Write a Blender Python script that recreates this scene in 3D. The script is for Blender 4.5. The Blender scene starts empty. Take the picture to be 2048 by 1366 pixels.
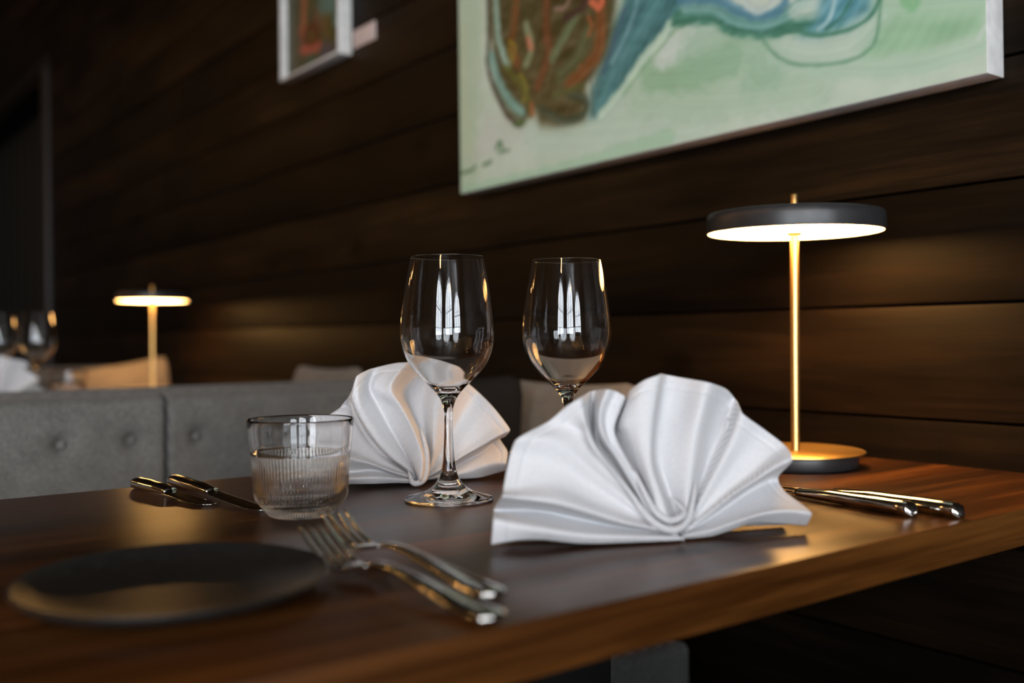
import bpy, bmesh, math, random
import numpy as np
from mathutils import Vector, Matrix, noise

random.seed(7)
S = bpy.context.scene
COL = S.collection
PI = math.pi

# ---------------------------------------------------------------- camera
cam_data = bpy.data.cameras.new('camera')
cam_data.sensor_width = 36.0
cam_data.lens = 1991.0 / 2048.0 * 36.0
cam_data.clip_start = 0.02
cam_data.dof.use_dof = True
cam_data.dof.focus_distance = 0.90
cam_data.dof.aperture_fstop = 2.8
cam = bpy.data.objects.new('camera', cam_data)
COL.objects.link(cam)
_th = math.atan(1514 / 1991.0)
_pitch = math.atan(3 / 1991.0)
_roll = 0.008
_F = Vector((-math.cos(_th), math.sin(_th), 0)); _R = Vector((math.sin(_th), math.cos(_th), 0)); _U = Vector((0, 0, 1))
_F2 = _F * math.cos(_pitch) - _U * math.sin(_pitch)
_U2 = _U * math.cos(_pitch) + _F * math.sin(_pitch)
_R3 = _R * math.cos(_roll) - _U2 * math.sin(_roll)
_U3 = _U2 * math.cos(_roll) + _R * math.sin(_roll)
_m = Matrix((_R3, _U3, -_F2)).transposed().to_4x4()
_m.translation = Vector((0, 0, 0.883))
cam.matrix_world = _m
S.camera = cam

# ---------------------------------------------------------------- world, daylight, exposure
S.view_settings.view_transform = 'Standard'
S.view_settings.look = 'None'
S.view_settings.gamma = 1.0
S.view_settings.use_curve_mapping = False
S.view_settings.exposure = 0.0
S.cycles.use_denoising = True
S.cycles.max_bounces = 16
S.cycles.transmission_bounces = 14
S.cycles.glossy_bounces = 6
S.cycles.diffuse_bounces = 4
S.cycles.sample_clamp_indirect = 6.0
S.cycles.blur_glossy = 0.4

world = bpy.data.worlds.new('world')
S.world = world
world.use_nodes = True
world.node_tree.nodes['Background'].inputs[0].default_value = (0.55, 0.68, 0.85, 1)
world.node_tree.nodes['Background'].inputs[1].default_value = 1.0

DAY = (0.88, 0.94, 1.0)
def day_light(name, loc, rot, w, h, radiance):
    d = bpy.data.lights.new(name, 'AREA')
    d.shape = 'RECTANGLE'; d.size = w; d.size_y = h
    d.color = DAY
    d.energy = radiance * PI * w * h
    o = bpy.data.objects.new(name, d)
    o.location = loc; o.rotation_euler = rot
    COL.objects.link(o)
    return o
RIGHT_X = 3.2
FRONT_Y = -3.2
# arched windows: (wall, centre along wall, width, sill, height)
WINDOWS = [('right', -0.25, 1.1, 0.75, 1.55), ('right', -2.0, 1.7, 0.45, 2.45), ('front', 2.05, 1.6, 0.45, 2.45)]
RADIANCE = [14.5, 14.5, 14.5]
for (wl, c, w, sill, h), rad in zip(WINDOWS, RADIANCE):
    if wl == 'right':
        day_light('daylight_lamp', (RIGHT_X + 0.3, c, sill + h / 2), (0, PI / 2, 0), h, w, rad)
    else:
        day_light('daylight_lamp', (c, FRONT_Y - 0.3, sill + h / 2), (PI / 2, 0, 0), w, h, rad)
# ---------------------------------------------------------------- traced fold lines and brush strokes (metres)
FRONT_FRAME=((-0.4984,0.4993,0.7400),(0.4090,0.9125,0.0000),(-0.2208,0.0989,0.9703),(0.8854,-0.3968,0.2419))
FRONT_FOLDS=[[(0.0231,0.0028,-0.0020),(0.0210,-0.0007,0.0067),(-0.0144,0.0004,0.0069),(-0.0514,0.0016,0.0070),(-0.0873,0.0063,0.0072),(-0.1147,0.0042,0.0060)],
 [(0.0220,0.0033,-0.0011),(0.0175,0.0024,0.0098),(-0.0158,0.0046,0.0119),(-0.0530,0.0081,0.0140),(-0.0854,0.0142,0.0162),(-0.1141,0.0213,0.0150)],
 [(0.0222,0.0039,-0.0043),(0.0182,0.0054,-0.0009),(-0.0145,0.0111,-0.0080),(-0.0484,0.0204,-0.0151),(-0.0749,0.0276,-0.0222),(-0.1056,0.0292,-0.0240)],
 [(0.0197,0.0039,-0.0001),(0.0103,0.0061,0.0129),(-0.0217,0.0127,0.0170),(-0.0515,0.0219,0.0211),(-0.0761,0.0283,0.0252),(-0.1093,0.0344,0.0240)],
 [(0.0195,0.0042,-0.0024),(0.0096,0.0078,0.0054),(-0.0155,0.0183,0.0077),(-0.0425,0.0305,0.0100),(-0.0704,0.0420,0.0123),(-0.1058,0.0400,0.0120)],
 [(0.0190,0.0045,-0.0031),(0.0081,0.0092,0.0031),(-0.0142,0.0226,0.0051),(-0.0432,0.0414,0.0070),(-0.0696,0.0576,0.0090),(-0.0989,0.0633,0.0090)],
 [(0.0179,0.0046,-0.0022),(0.0045,0.0100,0.0060),(-0.0164,0.0282,0.0095),(-0.0418,0.0501,0.0131),(-0.0682,0.0707,0.0166),(-0.0939,0.0744,0.0165)],
 [(0.0173,0.0048,-0.0025),(0.0025,0.0114,0.0051),(-0.0148,0.0343,0.0066),(-0.0324,0.0540,0.0080),(-0.0459,0.0771,0.0095),(-0.0687,0.0868,0.0090)],
 [(0.0159,0.0050,-0.0005),(-0.0017,0.0123,0.0115),(-0.0163,0.0337,0.0143),(-0.0305,0.0522,0.0172),(-0.0447,0.0706,0.0200),(-0.0482,0.0977,0.0228),(-0.0525,0.0988,0.0210)],
 [(0.0175,0.0054,-0.0048),(0.0031,0.0146,-0.0025),(-0.0073,0.0366,-0.0071),(-0.0166,0.0583,-0.0118),(-0.0267,0.0743,-0.0164),(-0.0289,0.0940,-0.0210),(-0.0259,0.1132,-0.0210)],
 [(0.0164,0.0056,-0.0012),(0.0001,0.0163,0.0094),(-0.0120,0.0392,0.0105),(-0.0229,0.0604,0.0115),(-0.0332,0.0762,0.0126),(-0.0334,0.0918,0.0136),(-0.0264,0.1077,0.0120)],
 [(0.0173,0.0058,-0.0023),(0.0029,0.0176,0.0055),(-0.0065,0.0377,0.0055),(-0.0174,0.0574,0.0055),(-0.0249,0.0722,0.0055),(-0.0259,0.0894,0.0055),(-0.0163,0.1074,0.0045)],
 [(0.0174,0.0059,-0.0020),(0.0032,0.0187,0.0067),(-0.0043,0.0387,0.0068),(-0.0151,0.0595,0.0070),(-0.0212,0.0767,0.0071),(-0.0175,0.0901,0.0072),(-0.0109,0.1032,0.0060)],
 [(0.0184,0.0063,-0.0049),(0.0065,0.0211,-0.0030),(0.0039,0.0375,-0.0092),(-0.0035,0.0596,-0.0154),(-0.0101,0.0796,-0.0216),(-0.0105,0.0889,-0.0278),(0.0002,0.0993,-0.0328),(0.0031,0.1078,-0.0330)],
 [(0.0177,0.0059,-0.0022),(0.0041,0.0187,0.0060),(0.0020,0.0314,0.0050),(-0.0044,0.0535,0.0040),(-0.0109,0.0758,0.0030),(-0.0135,0.0859,0.0020),(-0.0079,0.1010,0.0010),(-0.0058,0.1080,0.0000)],
 [(0.0183,0.0056,-0.0011),(0.0064,0.0165,0.0096),(0.0032,0.0284,0.0110),(-0.0025,0.0523,0.0124),(-0.0057,0.0764,0.0137),(-0.0040,0.0982,0.0151),(0.0013,0.1133,0.0135)],
 [(0.0202,0.0051,-0.0011),(0.0124,0.0139,0.0098),(0.0088,0.0281,0.0115),(0.0023,0.0521,0.0132),(0.0041,0.0760,0.0149),(0.0081,0.0964,0.0166),(0.0148,0.1173,0.0150)],
 [(0.0236,0.0053,-0.0056),(0.0236,0.0150,-0.0053),(0.0208,0.0317,-0.0068),(0.0153,0.0555,-0.0083),(0.0173,0.0757,-0.0098),(0.0233,0.0962,-0.0113),(0.0291,0.1223,-0.0105)],
 [(0.0243,0.0053,-0.0040),(0.0261,0.0157,0.0000),(0.0234,0.0322,0.0000),(0.0219,0.0555,0.0000),(0.0268,0.0764,0.0000),(0.0342,0.0951,0.0000),(0.0406,0.1170,0.0000)],
 [(0.0240,0.0054,-0.0017),(0.0250,0.0164,0.0078),(0.0278,0.0322,0.0099),(0.0316,0.0512,0.0120),(0.0363,0.0715,0.0141),(0.0430,0.0920,0.0162),(0.0510,0.1106,0.0150)],
 [(0.0246,0.0051,-0.0024),(0.0270,0.0147,0.0055),(0.0342,0.0302,0.0033),(0.0433,0.0496,0.0011),(0.0519,0.0696,-0.0011),(0.0634,0.0899,-0.0033),(0.0732,0.1093,-0.0045)],
 [(0.0257,0.0049,-0.0045),(0.0305,0.0132,-0.0018),(0.0399,0.0295,-0.0051),(0.0498,0.0480,-0.0084),(0.0617,0.0670,-0.0117),(0.0750,0.0851,-0.0150),(0.0843,0.1039,-0.0150)],
 [(0.0250,0.0047,-0.0025),(0.0281,0.0117,0.0051),(0.0369,0.0249,0.0063),(0.0490,0.0425,0.0074),(0.0596,0.0580,0.0086),(0.0690,0.0737,0.0098),(0.0767,0.0889,0.0090)],
 [(0.0251,0.0045,-0.0027),(0.0284,0.0105,0.0042),(0.0417,0.0225,0.0037),(0.0554,0.0366,0.0032),(0.0709,0.0521,0.0028),(0.0851,0.0655,0.0023),(0.0966,0.0773,0.0015)],
 [(0.0251,0.0043,-0.0026),(0.0284,0.0093,0.0045),(0.0436,0.0199,0.0047),(0.0608,0.0325,0.0049),(0.0796,0.0441,0.0051),(0.0960,0.0559,0.0053),(0.1106,0.0644,0.0045)],
 [(0.0244,0.0041,-0.0009),(0.0258,0.0079,0.0103),(0.0409,0.0170,0.0130),(0.0579,0.0280,0.0157),(0.0763,0.0378,0.0184),(0.0906,0.0454,0.0211),(0.1074,0.0518,0.0195)],
 [(0.0260,0.0041,-0.0049),(0.0312,0.0072,-0.0029),(0.0486,0.0146,-0.0082),(0.0697,0.0252,-0.0134),(0.0914,0.0361,-0.0187),(0.1075,0.0425,-0.0240),(0.1170,0.0440,-0.0240)],
 [(0.0258,0.0039,-0.0045),(0.0306,0.0062,-0.0018),(0.0482,0.0120,-0.0051),(0.0667,0.0199,-0.0084),(0.0856,0.0281,-0.0117),(0.1017,0.0328,-0.0150),(0.1157,0.0328,-0.0150)],
 [(0.0248,0.0037,-0.0026),(0.0269,0.0050,0.0047),(0.0433,0.0079,0.0052),(0.0647,0.0140,0.0058),(0.0852,0.0191,0.0063),(0.1040,0.0207,0.0068),(0.1180,0.0201,0.0060)],
 [(0.0239,0.0034,-0.0016),(0.0241,0.0034,0.0080),(0.0420,0.0053,0.0104),(0.0610,0.0101,0.0128),(0.0815,0.0149,0.0153),(0.0989,0.0157,0.0177),(0.1180,0.0131,0.0165)],
 [(0.0240,0.0031,-0.0029),(0.0244,0.0012,0.0036),(0.0438,0.0015,0.0022),(0.0607,0.0049,0.0007),(0.0806,0.0095,-0.0007),(0.1015,0.0080,-0.0022),(0.1229,0.0055,-0.0030)]]
REAR_FRAME=((-0.8471,0.5273,0.7400),(0.2202,0.9755,0.0000),(-0.2028,0.0458,0.9781),(0.9541,-0.2154,0.2079))
REAR_FOLDS=[[(-0.0008,0.0027,-0.0020),(-0.0057,0.0005,0.0067),(-0.0270,0.0022,0.0068),(-0.0518,0.0029,0.0070),(-0.0753,0.0042,0.0071),(-0.0937,0.0054,0.0072),(-0.1016,0.0066,0.0060)],
 [(-0.0014,0.0030,-0.0011),(-0.0078,0.0030,0.0098),(-0.0281,0.0066,0.0115),(-0.0531,0.0093,0.0132),(-0.0764,0.0100,0.0149),(-0.0956,0.0117,0.0166),(-0.1056,0.0136,0.0150)],
 [(-0.0006,0.0035,-0.0045),(-0.0050,0.0051,-0.0018),(-0.0251,0.0113,-0.0051),(-0.0451,0.0173,-0.0084),(-0.0677,0.0172,-0.0117),(-0.0874,0.0205,-0.0150),(-0.1004,0.0243,-0.0150)],
 [(-0.0019,0.0036,-0.0018),(-0.0092,0.0063,0.0074),(-0.0306,0.0130,0.0089),(-0.0502,0.0212,0.0103),(-0.0697,0.0269,0.0118),(-0.0900,0.0325,0.0132),(-0.1107,0.0350,0.0120)],
 [(-0.0018,0.0040,-0.0039),(-0.0086,0.0087,0.0004),(-0.0303,0.0179,0.0010),(-0.0486,0.0267,0.0017),(-0.0701,0.0374,0.0023),(-0.0903,0.0455,0.0030),(-0.1097,0.0488,0.0030)],
 [(-0.0022,0.0043,-0.0042),(-0.0101,0.0101,-0.0007),(-0.0315,0.0237,-0.0020),(-0.0476,0.0368,-0.0034),(-0.0673,0.0525,-0.0047),(-0.0870,0.0632,-0.0060),(-0.0988,0.0673,-0.0060)],
 [(-0.0022,0.0045,-0.0054),(-0.0099,0.0117,-0.0048),(-0.0294,0.0290,-0.0075),(-0.0439,0.0447,-0.0102),(-0.0582,0.0629,-0.0129),(-0.0665,0.0771,-0.0156),(-0.0816,0.0763,-0.0150)],
 [(-0.0021,0.0048,-0.0060),(-0.0099,0.0131,-0.0065),(-0.0284,0.0311,-0.0103),(-0.0436,0.0501,-0.0142),(-0.0550,0.0708,-0.0180),(-0.0581,0.0851,-0.0218),(-0.0671,0.0853,-0.0210)],
 [(-0.0038,0.0046,-0.0004),(-0.0154,0.0129,0.0122),(-0.0337,0.0269,0.0141),(-0.0513,0.0467,0.0161),(-0.0638,0.0684,0.0180),(-0.0694,0.0826,0.0200),(-0.0691,0.0925,0.0180)],
 [(-0.0034,0.0046,0.0005),(-0.0137,0.0131,0.0149),(-0.0296,0.0299,0.0178),(-0.0463,0.0495,0.0206),(-0.0591,0.0698,0.0235),(-0.0650,0.0851,0.0264),(-0.0647,0.1058,0.0240)],
 [(-0.0023,0.0047,-0.0005),(-0.0101,0.0138,0.0118),(-0.0229,0.0336,0.0131),(-0.0367,0.0546,0.0144),(-0.0480,0.0754,0.0157),(-0.0558,0.0923,0.0170),(-0.0526,0.1126,0.0150)],
 [(-0.0016,0.0046,-0.0014),(-0.0078,0.0134,0.0085),(-0.0186,0.0352,0.0079),(-0.0294,0.0564,0.0073),(-0.0390,0.0776,0.0067),(-0.0473,0.0988,0.0061),(-0.0392,0.1180,0.0045)],
 [(-0.0019,0.0042,0.0006),(-0.0090,0.0110,0.0154),(-0.0161,0.0330,0.0153),(-0.0244,0.0552,0.0151),(-0.0340,0.0774,0.0150),(-0.0448,0.0985,0.0148),(-0.0287,0.1195,0.0120)],
 [(-0.0022,0.0032,0.0034),(-0.0100,0.0055,0.0245),(-0.0109,0.0269,0.0247),(-0.0177,0.0524,0.0250),(-0.0274,0.0732,0.0252),(-0.0385,0.0928,0.0254),(-0.0214,0.1195,0.0210)],
 [(-0.0021,0.0025,0.0054),(-0.0101,0.0014,0.0312),(-0.0065,0.0247,0.0316),(-0.0138,0.0513,0.0319),(-0.0235,0.0732,0.0323),(-0.0331,0.0939,0.0326),(-0.0132,0.1186,0.0270)],
 [(-0.0004,0.0028,0.0031),(-0.0043,0.0028,0.0238),(-0.0002,0.0217,0.0227),(-0.0055,0.0486,0.0216),(-0.0135,0.0710,0.0205),(-0.0228,0.0934,0.0194),(-0.0002,0.1199,0.0150)],
 [(0.0029,0.0040,-0.0045),(0.0069,0.0092,-0.0018),(0.0108,0.0265,-0.0051),(0.0088,0.0518,-0.0084),(0.0026,0.0752,-0.0117),(-0.0010,0.0999,-0.0150),(0.0209,0.1232,-0.0150)],
 [(0.0035,0.0041,-0.0050),(0.0089,0.0104,-0.0034),(0.0130,0.0264,-0.0057),(0.0136,0.0490,-0.0079),(0.0126,0.0746,-0.0102),(0.0151,0.0964,-0.0124),(0.0330,0.1191,-0.0120)],
 [(0.0030,0.0040,-0.0024),(0.0071,0.0103,0.0054),(0.0128,0.0250,0.0073),(0.0153,0.0468,0.0091),(0.0178,0.0687,0.0110),(0.0228,0.0882,0.0128),(0.0382,0.1094,0.0120)],
 [(0.0034,0.0041,-0.0032),(0.0087,0.0105,0.0027),(0.0167,0.0240,0.0036),(0.0230,0.0408,0.0046),(0.0309,0.0603,0.0055),(0.0418,0.0811,0.0064),(0.0534,0.1038,0.0060)],
 [(0.0040,0.0041,-0.0043),(0.0107,0.0107,-0.0011),(0.0216,0.0232,-0.0031),(0.0328,0.0377,-0.0050),(0.0460,0.0563,-0.0070),(0.0623,0.0777,-0.0090),(0.0748,0.0929,-0.0090)],
 [(0.0040,0.0040,-0.0038),(0.0107,0.0099,0.0007),(0.0235,0.0201,0.0020),(0.0373,0.0328,0.0034),(0.0529,0.0481,0.0047),(0.0700,0.0624,0.0060),(0.0836,0.0746,0.0060)],
 [(0.0037,0.0038,-0.0024),(0.0096,0.0090,0.0054),(0.0253,0.0182,0.0073),(0.0413,0.0282,0.0091),(0.0603,0.0394,0.0110),(0.0797,0.0509,0.0128),(0.0943,0.0554,0.0120)],
 [(0.0034,0.0036,-0.0009),(0.0084,0.0080,0.0103),(0.0255,0.0152,0.0130),(0.0423,0.0237,0.0157),(0.0607,0.0323,0.0184),(0.0793,0.0410,0.0211),(0.0950,0.0468,0.0195)],
 [(0.0044,0.0037,-0.0033),(0.0118,0.0079,0.0024),(0.0307,0.0147,0.0026),(0.0472,0.0223,0.0029),(0.0653,0.0301,0.0031),(0.0839,0.0392,0.0034),(0.0955,0.0421,0.0030)],
 [(0.0051,0.0037,-0.0048),(0.0142,0.0075,-0.0025),(0.0341,0.0129,-0.0071),(0.0526,0.0198,-0.0118),(0.0731,0.0280,-0.0164),(0.0913,0.0379,-0.0210),(0.1003,0.0427,-0.0210)],
 [(0.0048,0.0035,-0.0033),(0.0130,0.0066,0.0024),(0.0329,0.0096,0.0026),(0.0505,0.0147,0.0029),(0.0671,0.0199,0.0031),(0.0838,0.0240,0.0034),(0.0975,0.0271,0.0030)],
 [(0.0044,0.0032,-0.0024),(0.0119,0.0052,0.0054),(0.0308,0.0062,0.0073),(0.0475,0.0081,0.0091),(0.0631,0.0119,0.0110),(0.0788,0.0145,0.0128),(0.0908,0.0139,0.0120)],
 [(0.0043,0.0030,-0.0031),(0.0113,0.0038,0.0030),(0.0297,0.0031,0.0024),(0.0458,0.0021,0.0018),(0.0621,0.0017,0.0012),(0.0789,0.0044,0.0006),(0.0947,0.0075,0.0000)]]
FRONT_ROLLS=[([(-0.0213, 0.045, 0.01), (-0.013, 0.0303, 0.011), (-0.0049, 0.0174, 0.013), (0.0042, 0.0092, 0.015), (0.0147, 0.0075, 0.015), (0.0244, 0.0131, 0.013), (0.0305, 0.026, 0.011), (0.0353, 0.0417, 0.009)], 0.0034), ([(-0.0092, 0.051, 0.006), (-0.0048, 0.0361, 0.009), (0.0009, 0.0213, 0.012), (0.0089, 0.0143, 0.014), (0.0178, 0.0151, 0.014), (0.0229, 0.0191, 0.012), (0.0207, 0.0249, 0.008), (0.0158, 0.0309, 0.004)], 0.0032)]
REAR_ROLLS=[([(0.0, 0.0542, 0.014), (0.0021, 0.0342, 0.018), (0.0008, 0.0183, 0.021), (-0.0033, 0.004, 0.023), (-0.01, -0.0005, 0.023), (-0.0148, 0.0008, 0.021), (-0.0158, 0.0076, 0.018), (-0.016, 0.0128, 0.014)], 0.0045)]
ABSTRACT_STROKES=[('L', [(-1.4869, 1.7809),(-1.4825, 1.4484),(-1.4934, 1.3213),(-1.4999, 1.1924)], 0.0778, (152, 178, 145), 0.45, 0.25),('L', [(-1.5007, 1.453),(-1.4976, 1.3482),(-1.4947, 1.2332)], 0.0299, (178, 190, 158), 0.4, 0.25),('P', [(-1.4317, 1.2839),(-1.294, 1.2631),(-1.2945, 1.2253),(-1.4415, 1.2045),(-1.486, 1.206)], 0.018, (188, 190, 182), 0.45, 0.25),('L', [(-1.2944, 1.23),(-1.1077, 1.2022),(-0.9358, 1.1841)], 0.0659, (178, 200, 182), 0.7, 0.25),('L', [(-1.0462, 1.2417),(-0.885, 1.2092),(-0.7497, 1.196)], 0.0719, (160, 190, 165), 0.6, 0.25),('L', [(-1.4958, 1.158),(-1.2434, 1.1565),(-0.9898, 1.1696)], 0.024, (150, 190, 160), 0.6, 0.25),('L', [(-1.0226, 1.2637),(-0.9457, 1.249),(-0.8797, 1.2518)], 0.0479, (135, 175, 140), 0.75, 0.4),('L', [(-0.9997, 1.2852),(-0.9452, 1.2963),(-0.9191, 1.3016)], 0.0359, (195, 208, 200), 0.85, 0.25),('L', [(-0.9349, 1.2781),(-0.8368, 1.2623),(-0.8233, 1.2298)], 0.0719, (140, 180, 152), 0.6, 0.25),('P', [(-0.6558, 1.2517),(-0.5354, 1.2231),(-0.5356, 1.1991),(-0.6, 1.196),(-0.6785, 1.2026),(-0.6936, 1.2212)], 0.006, (120, 175, 132), 0.65, 0.4),('L', [(-0.6704, 1.2655),(-0.5996, 1.2496),(-0.5353, 1.2381)], 0.0299, (150, 190, 160), 0.6, 0.25),('L', [(-0.627, 1.2635),(-0.6132, 1.2501),(-0.6025, 1.3136)], 0.012, (110, 175, 120), 0.6, 0.25),('L', [(-0.7496, 1.2134),(-0.6347, 1.1847),(-0.5512, 1.1846),(-0.5204, 1.1953)], 0.024, (165, 195, 172), 0.7, 0.25),('L', [(-0.7919, 1.248),(-0.7494, 1.2309),(-0.7013, 1.2264),(-0.6706, 1.2424)], 0.0419, (178, 200, 185), 0.7, 0.25),('L', [(-0.823, 1.2627),(-0.8008, 1.2374),(-0.7663, 1.2189),(-0.7092, 1.2086),(-0.6746, 1.2134),(-0.6596, 1.2363),(-0.6515, 1.3292)], 0.0042, (95, 145, 115), 0.8, 0.25),('L', [(-0.5418, 1.1945),(-0.534, 1.2047),(-0.5203, 1.2161)], 0.006, (190, 205, 195), 0.7, 0.25),('P', [(-1.0808, 1.3805),(-1.0434, 1.4912),(-0.9331, 1.4539),(-0.9607, 1.3359),(-1.0107, 1.3082),(-1.0577, 1.2776),(-1.0822, 1.2532),(-1.1329, 1.2285),(-1.1592, 1.2289),(-1.1555, 1.2637),(-1.132, 1.307),(-1.1059, 1.3571)], 0.0072, (52, 108, 112), 0.95, 0.6),('L', [(-1.0101, 1.3613),(-1.0452, 1.3333),(-1.0816, 1.3041),(-1.1132, 1.2681),(-1.1393, 1.2385)], 0.0269, (85, 140, 142), 0.6, 0.8),('L', [(-1.0747, 1.3746),(-1.0999, 1.3341),(-1.1257, 1.2925)], 0.0096, (60, 90, 120), 0.6, 0.8),('L', [(-1.0326, 1.4129),(-1.069, 1.3435),(-1.1065, 1.3012)], 0.0084, (130, 170, 178), 0.6, 0.8),('L', [(-0.9343, 1.3328),(-0.977, 1.3302),(-1.0107, 1.3082),(-1.0457, 1.2875),(-1.0821, 1.2574),(-1.1329, 1.2285)], 0.0144, (188, 212, 190), 0.9, 0.5),('L', [(-0.9292, 1.3236),(-0.9717, 1.3188),(-1.0052, 1.2987),(-1.0458, 1.275),(-1.0822, 1.2489)], 0.0036, (110, 160, 110), 0.7, 0.25),('L', [(-0.9716, 1.3308),(-0.9344, 1.325),(-0.8988, 1.3137),(-0.8648, 1.2916),(-0.8274, 1.2792),(-0.7829, 1.2737),(-0.7368, 1.2661),(-0.7009, 1.2704),(-0.6699, 1.335)], 0.024, (55, 118, 100), 0.95, 0.7),('L', [(-0.9553, 1.3424),(-0.9037, 1.3285),(-0.8695, 1.3041),(-0.8273, 1.2876),(-0.7915, 1.2874),(-0.7572, 1.296)], 0.0204, (105, 155, 150), 0.9, 0.8),('L', [(-0.9659, 1.3572),(-0.9036, 1.34),(-0.8646, 1.3141),(-0.8272, 1.2968),(-0.7914, 1.3018),(-0.765, 1.3652)], 0.0132, (70, 125, 150), 0.8, 0.8),('L', [(-0.8737, 1.3657),(-0.8456, 1.3146),(-0.809, 1.3084),(-0.782, 1.3707)], 0.012, (185, 200, 195), 0.8, 0.4),('L', [(-0.7699, 1.2888),(-0.7366, 1.2869),(-0.7159, 1.3497)], 0.024, (185, 205, 192), 0.8, 0.4),('P', [(-0.7196, 1.3817),(-0.6476, 1.3574),(-0.6705, 1.2589),(-0.7011, 1.2501),(-0.7369, 1.2495),(-0.7617, 1.2549),(-0.7408, 1.2706)], 0.0048, (85, 145, 160), 0.95, 0.9),('L', [(-0.708, 1.3472),(-0.7206, 1.2722),(-0.7409, 1.2567)], 0.006, (190, 212, 210), 0.6, 0.9),('L', [(-0.693, 1.2818),(-0.7088, 1.2623),(-0.7288, 1.2537)], 0.0048, (55, 115, 95), 0.7, 0.8),('L', [(-0.7873, 1.2738),(-0.7492, 1.2518),(-0.7011, 1.245),(-0.6706, 1.2523),(-0.6556, 1.2714)], 0.0054, (60, 120, 100), 0.9, 0.5),('P', [(-1.4179, 1.6629),(-1.0789, 1.5414),(-1.0995, 1.3684),(-1.1158, 1.3207),(-1.1452, 1.2924),(-1.1686, 1.2797),(-1.1624, 1.2429),(-1.1726, 1.2269),(-1.221, 1.2266),(-1.2792, 1.2368),(-1.294, 1.2655),(-1.329, 1.2504),(-1.3647, 1.2715),(-1.3972, 1.3173),(-1.4047, 1.3788),(-1.4168, 1.4317)], 0.0072, (70, 66, 40), 1.0, 0.8),('L', [(-1.4234, 1.5743),(-1.4212, 1.4228),(-1.4261, 1.3736),(-1.4055, 1.324),(-1.3688, 1.2723),(-1.3369, 1.2494)], 0.0096, (55, 52, 42), 0.9, 0.5),('L', [(-1.4022, 1.5676),(-1.3956, 1.4313),(-1.3837, 1.3887),(-1.3677, 1.3555)], 0.0144, (150, 182, 165), 0.95, 0.6),('L', [(-1.4148, 1.3861),(-1.3968, 1.3421),(-1.3644, 1.2984),(-1.3287, 1.2696)], 0.018, (118, 160, 148), 0.95, 0.7),('L', [(-1.3291, 1.5444),(-1.3466, 1.4236),(-1.355, 1.3965),(-1.3395, 1.354)], 0.018, (120, 72, 40), 0.8, 0.7),('L', [(-1.2461, 1.518),(-1.2622, 1.4018),(-1.2555, 1.3536),(-1.2859, 1.3041)], 0.0204, (105, 60, 36), 0.85, 0.8),('L', [(-1.13, 1.4812),(-1.1314, 1.3593),(-1.1449, 1.3187),(-1.2061, 1.292)], 0.024, (118, 70, 38), 0.9, 0.8),('L', [(-1.1576, 1.3659),(-1.185, 1.328),(-1.2271, 1.3102)], 0.024, (82, 92, 62), 0.8, 0.8),('L', [(-1.1842, 1.3951),(-1.2193, 1.3679),(-1.2483, 1.3426)], 0.0156, (108, 128, 95), 0.8, 0.8),('L', [(-1.3151, 1.4155),(-1.3002, 1.3736),(-1.316, 1.3487)], 0.0144, (135, 150, 115), 0.8, 0.7),('L', [(-1.363, 1.3985),(-1.3455, 1.3845),(-1.3554, 1.3625),(-1.3632, 1.3887)], 0.0048, (150, 140, 45), 0.9, 0.3),('L', [(-1.3318, 1.333),(-1.3165, 1.3105),(-1.3246, 1.2881)], 0.0084, (140, 135, 50), 0.7, 0.6),('L', [(-1.3718, 1.3564),(-1.3167, 1.2961),(-1.3017, 1.2598)], 0.012, (90, 96, 40), 0.8, 0.7),('L', [(-1.2789, 1.265),(-1.2209, 1.2357),(-1.1725, 1.2359),(-1.1689, 1.2575),(-1.2064, 1.2739)], 0.0132, (58, 74, 60), 0.9, 0.7),('L', [(-1.2418, 1.2811),(-1.1993, 1.2815),(-1.172, 1.2804)], 0.0108, (80, 88, 50), 0.8, 0.6),('L', [(-1.2119, 1.3979),(-1.1705, 1.4049),(-1.1434, 1.4459)], 0.0132, (60, 42, 40), 0.9, 0.6),('L', [(-1.2401, 1.4192),(-1.2046, 1.421),(-1.1898, 1.5001)], 0.0084, (150, 120, 110), 0.7, 0.6),('L', [(-1.1505, 1.4061),(-1.131, 1.3941),(-1.1176, 1.4382)], 0.0108, (215, 110, 80), 0.95, 0.4),('L', [(-1.1574, 1.3836),(-1.1509, 1.3687),(-1.1577, 1.3571)], 0.006, (175, 85, 50), 0.8, 0.4),('L', [(-1.3092, 1.3901),(-1.3018, 1.3716)], 0.0096, (200, 120, 95), 0.9, 0.3),('L', [(-1.303, 1.2791),(-1.3001, 1.2595)], 0.0084, (170, 85, 60), 0.9, 0.3),('L', [(-1.155, 1.299),(-1.1493, 1.2271)], 0.0024, (70, 70, 60), 0.7, 0.0),('L', [(-1.1417, 1.3092),(-1.1391, 1.2604)], 0.0018, (90, 90, 80), 0.6, 0.0),('L', [(-1.5091, 1.1937),(-1.4771, 1.1943),(-1.468, 1.2008)], 0.006, (70, 110, 75), 0.9, 0.3),('L', [(-1.4416, 1.1984),(-1.4199, 1.2003)], 0.0072, (85, 120, 90), 0.9, 0.3),('L', [(-1.4027, 1.2212),(-1.3941, 1.2298),(-1.386, 1.2185)], 0.0072, (70, 115, 80), 0.9, 0.3),('L', [(-1.3944, 1.2124),(-1.3655, 1.2118)], 0.0054, (85, 120, 90), 0.8, 0.3),('L', [(-1.3488, 1.2539),(-1.325, 1.2521)], 0.0096, (70, 100, 60), 0.9, 0.3)]
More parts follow.
